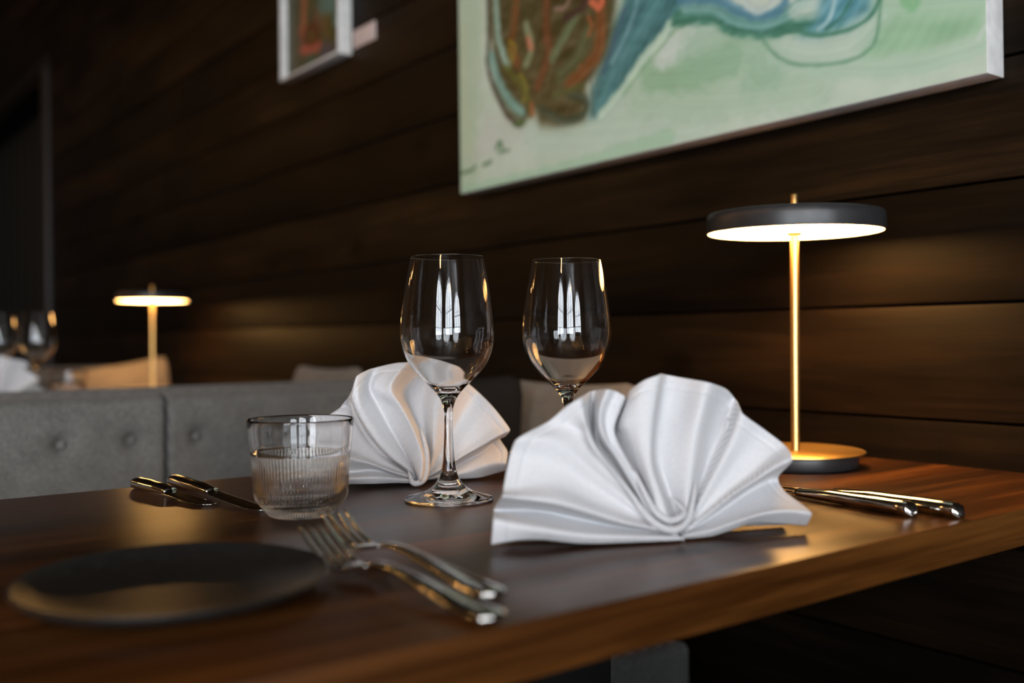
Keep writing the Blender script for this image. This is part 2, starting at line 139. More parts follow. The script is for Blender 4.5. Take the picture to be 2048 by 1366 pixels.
STILL_STROKES=[('L', [(-2.0724, 2.0642), (-2.0799, 1.6619)], 0.083, (90, 125, 115), 0.8, 0.25), ('L', [(-2.1906, 2.1136), (-2.1992, 1.6714), (-2.211, 1.6322)], 0.0304, (158, 92, 55), 0.9, 0.25), ('L', [(-2.1548, 2.0987), (-2.163, 1.6695)], 0.0083, (110, 95, 30), 0.9, 0.25), ('L', [(-2.1352, 1.6466), (-2.0943, 1.6131)], 0.0332, (110, 75, 50), 0.7, 0.25), ('L', [(-2.0806, 1.6245), (-2.0782, 1.5714)], 0.0304, (96, 76, 36), 0.9, 0.25), ('L', [(-2.041, 1.6067), (-2.0484, 1.5581)], 0.0387, (70, 72, 28), 0.9, 0.25), ('L', [(-2.0048, 1.6382), (-2.0343, 1.6138)], 0.0304, (82, 132, 130), 0.9, 0.25), ('L', [(-2.0589, 1.7098), (-2.0534, 1.6457)], 0.0249, (100, 135, 130), 0.7, 0.25), ('L', [(-1.9702, 1.6316), (-1.9961, 1.5877)], 0.0166, (85, 80, 65), 0.8, 0.25), ('L', [(-1.9775, 1.5728), (-1.9843, 1.5426)], 0.0443, (44, 66, 46), 0.9, 0.25), ('L', [(-2.1531, 1.6329), (-2.1891, 1.6251), (-2.1824, 1.5985), (-2.1469, 1.5851), (-2.1221, 1.6004), (-2.1531, 1.6313)], 0.0194, (88, 44, 18), 0.95, 0.25), ('L', [(-2.157, 1.6107), (-2.1537, 1.5991)], 0.0221, (100, 66, 16), 0.9, 0.25), ('L', [(-2.222, 1.635), (-2.2115, 1.604)], 0.0166, (130, 62, 50), 0.8, 0.25), ('L', [(-2.2119, 1.5853), (-2.1578, 1.5724), (-2.1226, 1.5746)], 0.0221, (178, 82, 66), 0.9, 0.25), ('L', [(-2.0887, 1.5498), (-2.0293, 1.5299), (-2.0624, 1.5227)], 0.0526, (76, 72, 88), 0.8, 0.25), ('L', [(-1.9812, 1.5389), (-1.9972, 1.5311)], 0.0249, (72, 82, 92), 0.7, 0.25), ('L', [(-2.1654, 1.5463), (-2.1587, 1.5263)], 0.0415, (60, 84, 66), 0.9, 0.25), ('L', [(-2.216, 1.5658), (-2.2092, 1.5328)], 0.0111, (70, 58, 30), 0.9, 0.25)]
# ---------------------------------------------------------------- helpers
def link(o, parent=None):
    COL.objects.link(o)
    if parent is not None:
        o.parent = parent
    return o

def mesh_obj(name, verts, faces, mat=None, parent=None, smooth=True, sharp=None):
    me = bpy.data.meshes.new(name)
    me.from_pydata([tuple(v) for v in verts], [], faces)
    me.validate(); me.update()
    if smooth:
        me.polygons.foreach_set('use_smooth', [True] * len(me.polygons))
        if sharp is not None:
            me.set_sharp_from_angle(angle=math.radians(sharp))
    if mat is not None:
        me.materials.append(mat)
    o = bpy.data.objects.new(name, me)
    return link(o, parent)

def thing(name, label, cat, loc=(0, 0, 0), rotz=0.0, group=None):
    o = bpy.data.objects.new(name, None)
    o.empty_display_size = 0.05
    o.location = loc; o.rotation_euler = (0, 0, rotz)
    link(o)
    return tag(o, label, cat, group)

def tag(o, label, cat, group=None):
    o['label'] = label; o['category'] = cat
    if group: o['group'] = group
    return o

def struct(o):
    o['kind'] = 'structure'
    return o

def dup(root, loc, rotz=0.0, label=None):
    r = root.copy(); COL.objects.link(r); r.location = loc; r.rotation_euler = (0, 0, rotz)
    if label: r['label'] = label
    for ch in list(root.children):
        c = ch.copy(); COL.objects.link(c); c.parent = r
        for g in list(ch.children):
            d = g.copy(); COL.objects.link(d); d.parent = c
    return r

def boxes(name, bs, mat, parent=None, bevel=0.0, seg=2):
    bm = bmesh.new()
    for (x0, x1, y0, y1, z0, z1) in bs:
        vs = [bm.verts.new(p) for p in ((x0,y0,z0),(x1,y0,z0),(x1,y1,z0),(x0,y1,z0),(x0,y0,z1),(x1,y0,z1),(x1,y1,z1),(x0,y1,z1))]
        for f in ((3,2,1,0),(4,5,6,7),(0,1,5,4),(1,2,6,5),(2,3,7,6),(3,0,4,7)):
            bm.faces.new([vs[i] for i in f])
    if bevel > 0:
        bmesh.ops.bevel(bm, geom=list(bm.edges), offset=bevel, segments=seg, profile=0.6, affect='EDGES')
    me = bpy.data.meshes.new(name); bm.to_mesh(me); bm.free()
    if bevel > 0:
        me.polygons.foreach_set('use_smooth', [True] * len(me.polygons))
        me.set_sharp_from_angle(angle=math.radians(35))
    me.materials.append(mat)
    return link(bpy.data.objects.new(name, me), parent)

def lathe(name, prof, mat, parent=None, seg=96, closed=False, sharp=None, rfun=None, loc=(0,0,0)):
    """prof: list of (r, z); r==0 collapses to a pole"""
    V = []; F = []; rings = []
    for k, (r, z) in enumerate(prof):
        if r < 1e-7:
            rings.append([len(V)]); V.append((loc[0], loc[1], loc[2] + z))
        else:
            ids = []
            for i in range(seg):
                a = 2 * PI * i / seg
                rr = r if rfun is None else rfun(k, r, z, a)
                ids.append(len(V)); V.append((loc[0] + rr * math.cos(a), loc[1] + rr * math.sin(a), loc[2] + z))
            rings.append(ids)
    n = len(rings)
    for k in range(n if closed else n - 1):
        a = rings[k]; b = rings[(k + 1) % n]
        for i in range(seg):
            j = (i + 1) % seg
            if len(a) == 1 and len(b) == 1: continue
            if len(a) == 1: F.append((a[0], b[j], b[i]))
            elif len(b) == 1: F.append((a[i], a[j], b[0]))
            else: F.append((a[i], a[j], b[j], b[i]))
    return mesh_obj(name, V, F, mat, parent, True, sharp)

def smooth_profile(pts, n=6):
    """Catmull-Rom through profile points"""
    out = []
    P = [Vector(p) for p in pts]
    for i in range(len(P) - 1):
        p0 = P[max(i-1,0)]; p1 = P[i]; p2 = P[i+1]; p3 = P[min(i+2, len(P)-1)]
        for k in range(n):
            t = k / n
            out.append(0.5 * ((2*p1) + (-p0+p2)*t + (2*p0-5*p1+4*p2-p3)*t*t + (-p0+3*p1-3*p2+p3)*t**3))
    out.append(P[-1])
    return [tuple(p) for p in out]

def loft(name, secs, mat, parent=None, n=20, power=2.0, caps=True, sharp=None):
    """secs: list of (centre, half_w, half_t, side_axis, up_axis)"""
    V = []; F = []
    for (c, hw, ht, sa, ua) in secs:
        c = Vector(c); sa = Vector(sa); ua = Vector(ua)
        for i in range(n):
            a = 2 * PI * i / n
            ca, sn = math.cos(a), math.sin(a)
            x = math.copysign(abs(ca) ** (2 / power), ca) * hw
            y = math.copysign(abs(sn) ** (2 / power), sn) * ht
            V.append(c + sa * x + ua * y)
    for k in range(len(secs) - 1):
        for i in range(n):
            j = (i + 1) % n
            F.append((k*n+i, k*n+j, (k+1)*n+j, (k+1)*n+i))
    if caps:
        F.append(tuple(range(n))[::-1]); F.append(tuple((len(secs)-1)*n + i for i in range(n)))
    o = mesh_obj(name, V, F, mat, parent, True, sharp)
    return o

def interp(x, xs, ys):
    return float(np.interp(x, xs, ys))

# ---------------------------------------------------------------- materials
def new_mat(name):
    m = bpy.data.materials.new(name); m.use_nodes = True
    nt = m.node_tree
    b = nt.nodes['Principled BSDF']
    return m, nt, b

def nd(nt, kind, **kw):
    n = nt.nodes.new(kind)
    for k, v in kw.items():
        if k.startswith('i_'):
            key = k[2:]
            n.inputs[int(key) if key.isdigit() else key.replace('_', ' ')].default_value = v
        else:
            setattr(n, k, v)
    return n

def mapping(nt, scale=(1,1,1), rot=(0,0,0), loc=(0,0,0), coord='Object'):
    tc = nd(nt, 'ShaderNodeTexCoord'); mp = nd(nt, 'ShaderNodeMapping')
    mp.inputs['Scale'].default_value = scale; mp.inputs['Rotation'].default_value = rot; mp.inputs['Location'].default_value = loc
    nt.links.new(tc.outputs[coord], mp.inputs[0])
    return mp

def ramp(nt, src, stops):
    r = nd(nt, 'ShaderNodeValToRGB')
    el = r.color_ramp.elements
    el[0].position, el[0].color = stops[0][0], (*stops[0][1], 1)
    el[1].position, el[1].color = stops[-1][0], (*stops[-1][1], 1)
    for p, c in stops[1:-1]:
        e = el.new(p); e.color = (*c, 1)
    nt.links.new(src, r.inputs[0])
    return r

def mix(nt, fac, a, b, mode='MIX'):
    m = nd(nt, 'ShaderNodeMix', data_type='RGBA', blend_type=mode)
    for sock, v in ((m.inputs[0], fac), (m.inputs[6], a), (m.inputs[7], b)):
        if hasattr(v, 'is_linked') or hasattr(v, 'links'): nt.links.new(v, sock)
        elif isinstance(v, (int, float)): sock.default_value = v
        else: sock.default_value = (*v, 1) if len(v) == 3 else v
    return m.outputs[2]

def bump(nt, b, src, strength, dist):
    n = nd(nt, 'ShaderNodeBump'); n.inputs['Strength'].default_value = strength; n.inputs['Distance'].default_value = dist
    nt.links.new(src, n.inputs['Height']); nt.links.new(n.outputs[0], b.inputs['Normal'])
    return n

def lin(r, g, b):
    f = lambda c: (c/255/12.92) if c/255 <= .04045 else ((c/255+.055)/1.055)**2.4
    return (f(r), f(g), f(b))

def simple(name, col, rough=0.5, metal=0.0, spec=0.5, nscale=60, namp=0.12, rvar=0.08, coat=0.0):
    """plain coloured surface with slight procedural variation in tone and gloss"""
    m, nt, b = new_mat(name)
    mp = mapping(nt, (nscale,) * 3)
    nz = nd(nt, 'ShaderNodeTexNoise'); nz.inputs['Scale'].default_value = 1.0; nz.inputs['Detail'].default_value = 4
    nt.links.new(mp.outputs[0], nz.inputs[0])
    c0 = tuple(c * (1 - namp) for c in col); c1 = tuple(min(1, c * (1 + namp)) for c in col)
    r = ramp(nt, nz.outputs[0], [(0.3, c0), (0.7, c1)])
    nt.links.new(r.outputs[0], b.inputs['Base Color'])
    mr = nd(nt, 'ShaderNodeMapRange'); mr.inputs[3].default_value = max(0.02, rough - rvar); mr.inputs[4].default_value = rough + rvar
    nt.links.new(nz.outputs[0], mr.inputs[0]); nt.links.new(mr.outputs[0], b.inputs['Roughness'])
    b.inputs['Metallic'].default_value = metal
    b.inputs['Specular IOR Level'].default_value = spec
    b.inputs['Coat Weight'].default_value = coat
    return m

def wood(name, along, across, stave, cols, rough, bumpd, coat=0.0, knots=False, spec=0.5, tonevar=0.5, height=None):
    """staves/planks running in axis `along` (0,1,2), laid side by side in axis `across`"""
    m, nt, b = new_mat(name)
    tc = nd(nt, 'ShaderNodeTexCoord'); sp = nd(nt, 'ShaderNodeSeparateXYZ')
    nt.links.new(tc.outputs['Object'], sp.inputs[0])
    dv = nd(nt, 'ShaderNodeMath', operation='DIVIDE'); dv.inputs[1].default_value = stave
    nt.links.new(sp.outputs[across], dv.inputs[0])
    ad = nd(nt, 'ShaderNodeMath', operation='ADD'); ad.inputs[1].default_value = 100.0 if height is None else 100.0 - height / stave
    nt.links.new(dv.outputs[0], ad.inputs[0])
    fl = nd(nt, 'ShaderNodeMath', operation='FLOOR'); nt.links.new(ad.outputs[0], fl.inputs[0])
    wn = nd(nt, 'ShaderNodeTexWhiteNoise', noise_dimensions='1D'); nt.links.new(fl.outputs[0], wn.inputs['W'])
    # grain coordinates shifted per stave
    cb = nd(nt, 'ShaderNodeCombineXYZ')
    mul = nd(nt, 'ShaderNodeMath', operation='MULTIPLY'); mul.inputs[1].default_value = 7.31
    nt.links.new(fl.outputs[0], mul.inputs[0]); nt.links.new(mul.outputs[0], cb.inputs[along])
    va = nd(nt, 'ShaderNodeVectorMath', operation='ADD')
    nt.links.new(tc.outputs['Object'], va.inputs[0]); nt.links.new(cb.outputs[0], va.inputs[1])
    mp = nd(nt, 'ShaderNodeMapping'); sc = [38.0, 38.0, 38.0]; sc[along] = 2.2; mp.inputs['Scale'].default_value = sc
    nt.links.new(va.outputs[0], mp.inputs[0])
    n1 = nd(nt, 'ShaderNodeTexNoise'); n1.inputs['Detail'].default_value = 6; n1.inputs['Roughness'].default_value = 0.62; n1.inputs['Distortion'].default_value = 0.7
    n1.inputs['Scale'].default_value = 1.0
    nt.links.new(mp.outputs[0], n1.inputs[0])
    mp2 = nd(nt, 'ShaderNodeMapping'); sc2 = [330.0, 330.0, 330.0]; sc2[along] = 9.0; mp2.inputs['Scale'].default_value = sc2
    nt.links.new(va.outputs[0], mp2.inputs[0])
    n2 = nd(nt, 'ShaderNodeTexNoise'); n2.inputs['Detail'].default_value = 3; n2.inputs['Scale'].default_value = 1.0
    nt.links.new(mp2.outputs[0], n2.inputs[0])
    r = ramp(nt, n1.outputs[0], [(0.28, cols[0]), (0.5, cols[1]), (0.72, cols[2])])
    fine = ramp(nt, n2.outputs[0], [(0.35, (0.62, 0.6, 0.58)), (0.62, (1, 1, 1))])
    c = mix(nt, 0.8, r.outputs[0], fine.outputs[0], 'MULTIPLY')
    tone = nd(nt, 'ShaderNodeMapRange'); tone.inputs[3].default_value = 1 - tonevar; tone.inputs[4].default_value = 1 + tonevar * 0.5
    nt.links.new(wn.outputs[0], tone.inputs[0])
    tcn = nd(nt, 'ShaderNodeCombineColor')
    for i in range(3): nt.links.new(tone.outputs[0], tcn.inputs[i])
    c = mix(nt, 1.0, c, tcn.outputs[0], 'MULTIPLY')
    if knots:
        mk = nd(nt, 'ShaderNodeMapping'); s3 = [5.0, 5.0, 5.0]; s3[along] = 2.6; mk.inputs['Scale'].default_value = s3
        nt.links.new(va.outputs[0], mk.inputs[0])
        vo = nd(nt, 'ShaderNodeTexVoronoi'); vo.inputs['Scale'].default_value = 1.0
        nt.links.new(mk.outputs[0], vo.inputs[0])
        kr = ramp(nt, vo.outputs['Distance'], [(0.05, (0.25, 0.2, 0.15)), (0.14, (1, 1, 1))])
        c = mix(nt, 0.8, c, kr.outputs[0], 'MULTIPLY')
        # uneven stain, with warm blotches painted in place of glossy lamp reflections
        ms = nd(nt, 'ShaderNodeMapping'); ms.inputs['Scale'].default_value = (2.2, 3.0, 6.0)
        nt.links.new(va.outputs[0], ms.inputs[0])
        ns = nd(nt, 'ShaderNodeTexNoise'); ns.inputs['Detail'].default_value = 3; ns.inputs['Scale'].default_value = 1.0
        nt.links.new(ms.outputs[0], ns.inputs[0])
        sr = ramp(nt, ns.outputs[0], [(0.36, (0.55, 0.52, 0.5)), (0.66, (2.0, 1.75, 1.2))])
        c = mix(nt, 1.0, c, sr.outputs[0], 'MULTIPLY')
    nt.links.new(c, b.inputs['Base Color'])
    mr = nd(nt, 'ShaderNodeMapRange'); mr.inputs[3].default_value = rough * 0.8; mr.inputs[4].default_value = rough * 1.25
    nt.links.new(n1.outputs[0], mr.inputs[0]); nt.links.new(mr.outputs[0], b.inputs['Roughness'])
    b.inputs['Coat Weight'].default_value = coat; b.inputs['Coat Roughness'].default_value = 0.25
    b.inputs['Specular IOR Level'].default_value = spec
    bump(nt, b, n2.outputs[0], 0.5, bumpd)
    return m

def weave(name, c_dark, c_light, pitch, rough=0.9, bumpd=0.0006, rot=0.7, axes='YZ', blotch=0.16, sheen=0.12):
    m, nt, b = new_mat(name)
    r3 = (rot, 0, 0) if axes == 'YZ' else (0, rot, 0)
    mp = mapping(nt, (1, 1, 1), r3)
    sp = nd(nt, 'ShaderNodeSeparateXYZ'); nt.links.new(mp.outputs[0], sp.inputs[0])
    outs = []
    for ax in ((1, 2) if axes == 'YZ' else (0, 2)):
        k = nd(nt, 'ShaderNodeMath', operation='MULTIPLY'); k.inputs[1].default_value = 2 * PI / pitch
        nt.links.new(sp.outputs[ax], k.inputs[0])
        s = nd(nt, 'ShaderNodeMath', operation='SINE'); nt.links.new(k.outputs[0], s.inputs[0]); outs.append(s.outputs[0])
    mu = nd(nt, 'ShaderNodeMath', operation='MULTIPLY'); nt.links.new(outs[0], mu.inputs[0]); nt.links.new(outs[1], mu.inputs[1])
    nz = nd(nt, 'ShaderNodeTexNoise'); nz.inputs['Scale'].default_value = 260; nz.inputs['Detail'].default_value = 3
    tc = nd(nt, 'ShaderNodeTexCoord'); nt.links.new(tc.outputs['Object'], nz.inputs[0])
    ad = nd(nt, 'ShaderNodeMath', operation='MULTIPLY_ADD'); ad.inputs[1].default_value = 0.5; ad.inputs[2].default_value = 0.0
    nt.links.new(mu.outputs[0], ad.inputs[0])
    a2 = nd(nt, 'ShaderNodeMath', operation='ADD'); nt.links.new(ad.outputs[0], a2.inputs[0]); nt.links.new(nz.outputs[0], a2.inputs[1])
    r = ramp(nt, a2.outputs[0], [(0.25, c_dark), (0.75, c_light)])
    n2 = nd(nt, 'ShaderNodeTexNoise'); n2.inputs['Scale'].default_value = 22; n2.inputs['Detail'].default_value = 3
    nt.links.new(tc.outputs['Object'], n2.inputs[0])
    r2 = ramp(nt, n2.outputs[0], [(0.3, (1 - blotch,) * 3), (0.7, (1 + blotch * 0.4,) * 3)])
    c = mix(nt, 1.0, r.outputs[0], r2.outputs[0], 'MULTIPLY')
    nt.links.new(c, b.inputs['Base Color'])
    b.inputs['Roughness'].default_value = rough
    b.inputs['Specular IOR Level'].default_value = 0.2
    b.inputs['Sheen Weight'].default_value = sheen
    bump(nt, b, a2.outputs[0], 0.8, bumpd)
    return m

def glass(name, col=(1, 1, 1), ior=1.5):
    m, nt, b = new_mat(name)
    mp = mapping(nt, (8, 8, 8)); nz = nd(nt, 'ShaderNodeTexNoise'); nt.links.new(mp.outputs[0], nz.inputs[0])
    r = ramp(nt, nz.outputs[0], [(0.2, tuple(c * 0.985 for c in col)), (0.8, col)])
    nt.links.new(r.outputs[0], b.inputs['Base Color'])
    b.inputs['Transmission Weight'].default_value = 1.0
    b.inputs['Roughness'].default_value = 0.0
    b.inputs['IOR'].default_value = ior
    return m

M_TABLE = wood('walnut_table', 1, 0, 0.052, [(0.024, 0.0074, 0.0014), (0.074, 0.0245, 0.0048), (0.165, 0.060, 0.0115)], 0.30, 0.00012, coat=0.0, tonevar=0.6, spec=0.44)
PLANK = 0.1318; PLANK0 = 0.788
M_WALL = wood('stained_plank_wall', 0, 2, PLANK, [(0.0060, 0.0037, 0.0022), (0.0105, 0.0063, 0.0034), (0.0200, 0.0108, 0.0048)], 0.50, 0.0003, spec=0.10, knots=True, tonevar=0.55, height=PLANK0)
M_NAPKIN = None
def napkin_mat():
    m, nt, b = new_mat('grey_white_cotton_twill')
    tc = nd(nt, 'ShaderNodeTexCoord')
    mp = nd(nt, 'ShaderNodeMapping'); mp.inputs['Rotation'].default_value = (0, 0, 0.75)
    nt.links.new(tc.outputs['UV'], mp.inputs[0])
    w = nd(nt, 'ShaderNodeTexWave', wave_type='BANDS'); w.inputs['Scale'].default_value = 260; w.inputs['Distortion'].default_value = 0.6
    nt.links.new(mp.outputs[0], w.inputs[0])
    n = nd(nt, 'ShaderNodeTexNoise'); n.inputs['Scale'].default_value = 500; n.inputs['Detail'].default_value = 3
    nt.links.new(tc.outputs['Object'], n.inputs[0])
    s = nd(nt, 'ShaderNodeMath', operation='ADD'); nt.links.new(w.outputs['Fac'], s.inputs[0]); nt.links.new(n.outputs[0], s.inputs[1])
    r = ramp(nt, s.outputs[0], [(0.4, (0.53, 0.525, 0.54)), (1.4, (0.69, 0.685, 0.70))])
    nt.links.new(r.outputs[0], b.inputs['Base Color'])
    b.inputs['Roughness'].default_value = 0.9; b.inputs['Specular IOR Level'].default_value = 0.15; b.inputs['Sheen Weight'].default_value = 0.2
    bump(nt, b, s.outputs[0], 0.5, 0.0004)
    return m
M_NAPKIN = napkin_mat()
M_BENCH = weave('grey_woven_upholstery', (0.055, 0.053, 0.048), (0.225, 0.218, 0.205), 0.0034)
M_SEAM = simple('seam_thread', (0.06, 0.06, 0.06), 0.9)
M_PLINTH = simple('black_stained_plinth', (0.006, 0.0055, 0.005), 0.7, spec=0.2)
M_PIL_LIGHT = weave('beige_grey_cushion_cloth', (0.13, 0.12, 0.10), (0.30, 0.27, 0.23), 0.003, axes='XZ')
M_PIL_DARK = weave('charcoal_cushion_cloth', (0.006, 0.0055, 0.0055), (0.016, 0.015, 0.014), 0.003, axes='XZ', sheen=0.0)
M_PIL_TAN = weave('sand_cushion_cloth', (0.13, 0.105, 0.08), (0.25, 0.21, 0.165), 0.003, axes='XZ')
M_GLASS = glass('clear_crystal')
M_TUMBLER = glass('lamp_glow_tinted_glass', (1.0, 0.965, 0.92))  # clear glass; the amber tint stands in for lamp light shining through
M_STEEL = simple('polished_steel', (0.58, 0.56, 0.53), 0.10, 1.0, rvar=0.04)
M_BRASS = simple('brushed_brass', (0.80, 0.50, 0.18), 0.34, 1.0, rvar=0.02, namp=0.03, nscale=25)
M_BLACK = simple('satin_black_metal', (0.022, 0.021, 0.022), 0.38, 0.0, coat=0.0)
M_PLATE = simple('matte_black_stoneware', (0.014, 0.013, 0.012), 0.36, 0.0, nscale=200, namp=0.3)
M_WHITE = simple('white_primed_edge', (0.66, 0.65, 0.63), 0.7)
M_CARD = simple('pale_pink_card', (0.62, 0.50, 0.47), 0.7)
M_FLOOR = wood('dark_oak_floor', 0, 1, 0.14, [(0.02, 0.013, 0.008), (0.035, 0.022, 0.014), (0.05, 0.033, 0.02)], 0.45, 0.0003)
M_PLASTER = simple('dark_painted_plaster', (0.045, 0.042, 0.038), 0.85)
M_CEIL = simple('dark_ceiling_paint', (0.03, 0.028, 0.026), 0.9)
M_TRIM = simple('brown_stained_trim', (0.012, 0.0075, 0.005), 0.5)
M_DOOR = simple('blackish_green_panel_paint', (0.005, 0.0065, 0.0065), 0.6)
M_FRAME = simple('window_frame_paint', (0.05, 0.05, 0.05), 0.5)

def diffuser_mat():
    m, nt, b = new_mat('warm_lit_diffuser')
    b.inputs['Base Color'].default_value = (0.8, 0.7, 0.55, 1)
    b.inputs['Emission Color'].default_value = (1.0, 0.52, 0.16, 1)
    tc = nd(nt, 'ShaderNodeTexCoord'); ln = nd(nt, 'ShaderNodeVectorMath', operation='LENGTH')
    mp = nd(nt, 'ShaderNodeMapping'); mp.inputs['Scale'].default_value = (10, 10, 0)
    nt.links.new(tc.outputs['Object'], mp.inputs[0]); nt.links.new(mp.outputs[0], ln.inputs[0])
    mr = nd(nt, 'ShaderNodeMapRange'); mr.inputs[1].default_value = 0.55; mr.inputs[2].default_value = 1.0
    mr.inputs[3].default_value = LAMP_STRENGTH; mr.inputs[4].default_value = LAMP_STRENGTH * 0.55
    nt.links.new(ln.outputs['Value'], mr.inputs[0]); nt.links.new(mr.outputs[0], b.inputs['Emission Strength'])
    return m
LAMP_STRENGTH = 40.0
M_DIFF = diffuser_mat()
def bulb_mat():
    m, nt, b = new_mat('warm_pendant_glass')
    b.inputs['Emission Color'].default_value = (1.0, 0.50, 0.16, 1); b.inputs['Emission Strength'].default_value = 160.0
    b.inputs['Base Color'].default_value = (0.9, 0.7, 0.4, 1)
    return m
M_BULB = bulb_mat()

# ---------------------------------------------------------------- room shell
WALL_Y = 1.07
X_END = -4.93
H_ROOM = 3.1
def plank_wall():
    bs = []
    k0 = int(math.floor((0 - PLANK0) / PLANK))
    z = PLANK0 + k0 * PLANK
    while z < H_ROOM:
        z0 = max(0.0, z); z1 = min(H_ROOM, z + PLANK)
        x0 = X_END if z1 < 2.17 else -7.2
        if z1 - z0 > 0.02:
            bs.append((x0, 3.2, WALL_Y, WALL_Y + 0.03, z0 + 0.0012, z1 - 0.0012))
        z += PLANK
    o = boxes('wall_back', bs, M_WALL, bevel=0.0035, seg=2)
    return struct(o)
plank_wall()
struct(boxes('trim_1', [(-7.2, 3.2, WALL_Y + 0.03, WALL_Y + 0.05, 2.17, H_ROOM), (X_END, 3.2, WALL_Y + 0.03, WALL_Y + 0.05, 0, 2.17)], M_PLINTH))
struct(boxes('trim_2', [(X_END - 0.02, X_END + 0.07, WALL_Y - 0.018, WALL_Y + 0.10, 0, 2.14)], M_TRIM, bevel=0.003))
struct(boxes('trim_3', [(-7.2, X_END + 0.07, WALL_Y - 0.012, WALL_Y + 0.06, 2.14, 2.2)], M_PLINTH, bevel=0.003))
dp = []
x = -7.2
while x < X_END - 0.02:
    dp.append((x, x + 0.19, WALL_Y + 0.16, WALL_Y + 0.19, 0, 2.14)); x += 0.2
struct(boxes('trim_4', [(-7.2, X_END, WALL_Y + 0.05, WALL_Y + 0.22, 2.14, 2.3), (X_END, X_END + 0.08, WALL_Y + 0.05, WALL_Y + 0.22, 0, 2.3)], M_PLINTH))
struct(boxes('door_1', dp, M_DOOR, bevel=0.006))
struct(boxes('floor', [(-7.3, 3.4, -3.4, 1.6, -0.05, 0.0)], M_FLOOR))
struct(boxes('ceiling', [(-7.3, 3.4, -3.4, 1.6, H_ROOM, H_ROOM + 0.05)], M_CEIL))
struct(boxes('wall_left', [(-7.3, -7.2, -3.4, 1.6, 0, H_ROOM)], M_PLASTER))
struct(boxes('baseboard_back', [(X_END + 0.07, 3.2, WALL_Y - 0.012, WALL_Y, 0, 0.09)], M_TRIM, bevel=0.003))

def arch_wall(name, wl, wins, lo, hi):
    """wall with arched openings, as a grid of columns around each arch"""
    bs = []
    T = 0.18
    cur = lo
    V = []; F = []
    def prism(poly):
        n = len(poly); base = len(V)
        for off in (0, T):
            for (s, z) in poly:
                V.append((RIGHT_X + off, s, z) if wl == 'right' else (s, FRONT_Y - off, z))
        F.append(tuple(base + i for i in range(n))); F.append(tuple(base + n + i for i in reversed(range(n))))
        for i in range(n):
            j = (i + 1) % n
            F.append((base + i, base + n + i, base + n + j, base + j))
    for (c, w, sill, h) in sorted(wins):
        a, b_ = c - w / 2, c + w / 2
        prism([(cur, 0), (a, 0), (a, H_ROOM), (cur, H_ROOM)])
        prism([(a, 0), (b_, 0), (b_, sill), (a, sill)])
        r = w / 2; spring = sill + h - r
        N = 16
        for i in range(N):
            t0 = PI - PI * i / N; t1 = PI - PI * (i + 1) / N
            s0, z0 = c + r * math.cos(t0), spring + r * math.sin(t0)
            s1, z1 = c + r * math.cos(t1), spring + r * math.sin(t1)
            prism([(s0, z0), (s1, z1), (s1, H_ROOM), (s0, H_ROOM)])
        cur = b_
    prism([(cur, 0), (hi, 0), (hi, H_ROOM), (cur, H_ROOM)])
    return struct(mesh_obj(name, V, F, M_PLASTER, smooth=False))
arch_wall('wall_right', 'right', [w[1:] for w in WINDOWS if w[0] == 'right'], -3.4, 1.6)
arch_wall('wall_front', 'front', [w[1:] for w in WINDOWS if w[0] == 'front'], -7.3, 3.4)
for wi, (wl, c, w, sill, h) in enumerate(WINDOWS):
    bs = []
    t = 0.018
    for s in (c - w/2 + 0.02, c - w / 6, c + w / 6, c + w/2 - 0.02):
        top = sill + h - w / 2 + math.sqrt(max(0, (w/2)**2 - (s - c)**2))
        bs.append((s - t, s + t, sill, top))
    for z in (sill + 0.02, sill + h * 0.36, sill + h - w / 2):
        bs.append((c - w/2, c + w/2, z - t, z + t))
    if wl == 'right':
        bb = [(RIGHT_X + 0.08, RIGHT_X + 0.12, a, b_, z0, z1) for a, b_, z0, z1 in bs]
    else:
        bb = [(a, b_, FRONT_Y - 0.12, FRONT_Y - 0.08, z0, z1) for a, b_, z0, z1 in bs]
    struct(boxes('window_%d' % (wi + 1), bb, M_FRAME))

# pendant lamps hanging in a row over the room
def pendant(x, y, z, label):
    t = thing('pendant_lamp', label, 'lamp', (x, y, z), 0, 'small warm pendant lamps over the room')
    lathe('bulb', [(0, -0.05), (0.02, -0.046), (0.038, -0.03), (0.045, -0.008), (0.040, 0.018), (0.022, 0.042), (0.012, 0.05), (0, 0.05)], M_BULB, t, 24)
    lathe('socket', [(0, 0.048), (0.016, 0.048), (0.016, 0.09), (0.004, 0.1), (0, 0.1)], M_BRASS, t, 20)
    lathe('cord', [(0, 0.098), (0.003, 0.098), (0.003, H_ROOM - z - 0.001), (0, H_ROOM - z - 0.001)], M_BLACK, t, 10)
    return t
PENDANTS = [(-6.2, -1.5, 2.15), (-4.9, -1.7, 2.1), (-3.6, -1.5, 2.2), (-2.3, -1.7, 2.15), (-0.9, -1.6, 2.2), (0.7, -1.5, 2.15), (2.1, -0.9, 2.1)]
for p in PENDANTS:
    pendant(*p, 'small glowing warm pendant bulb on a black cord under the ceiling')

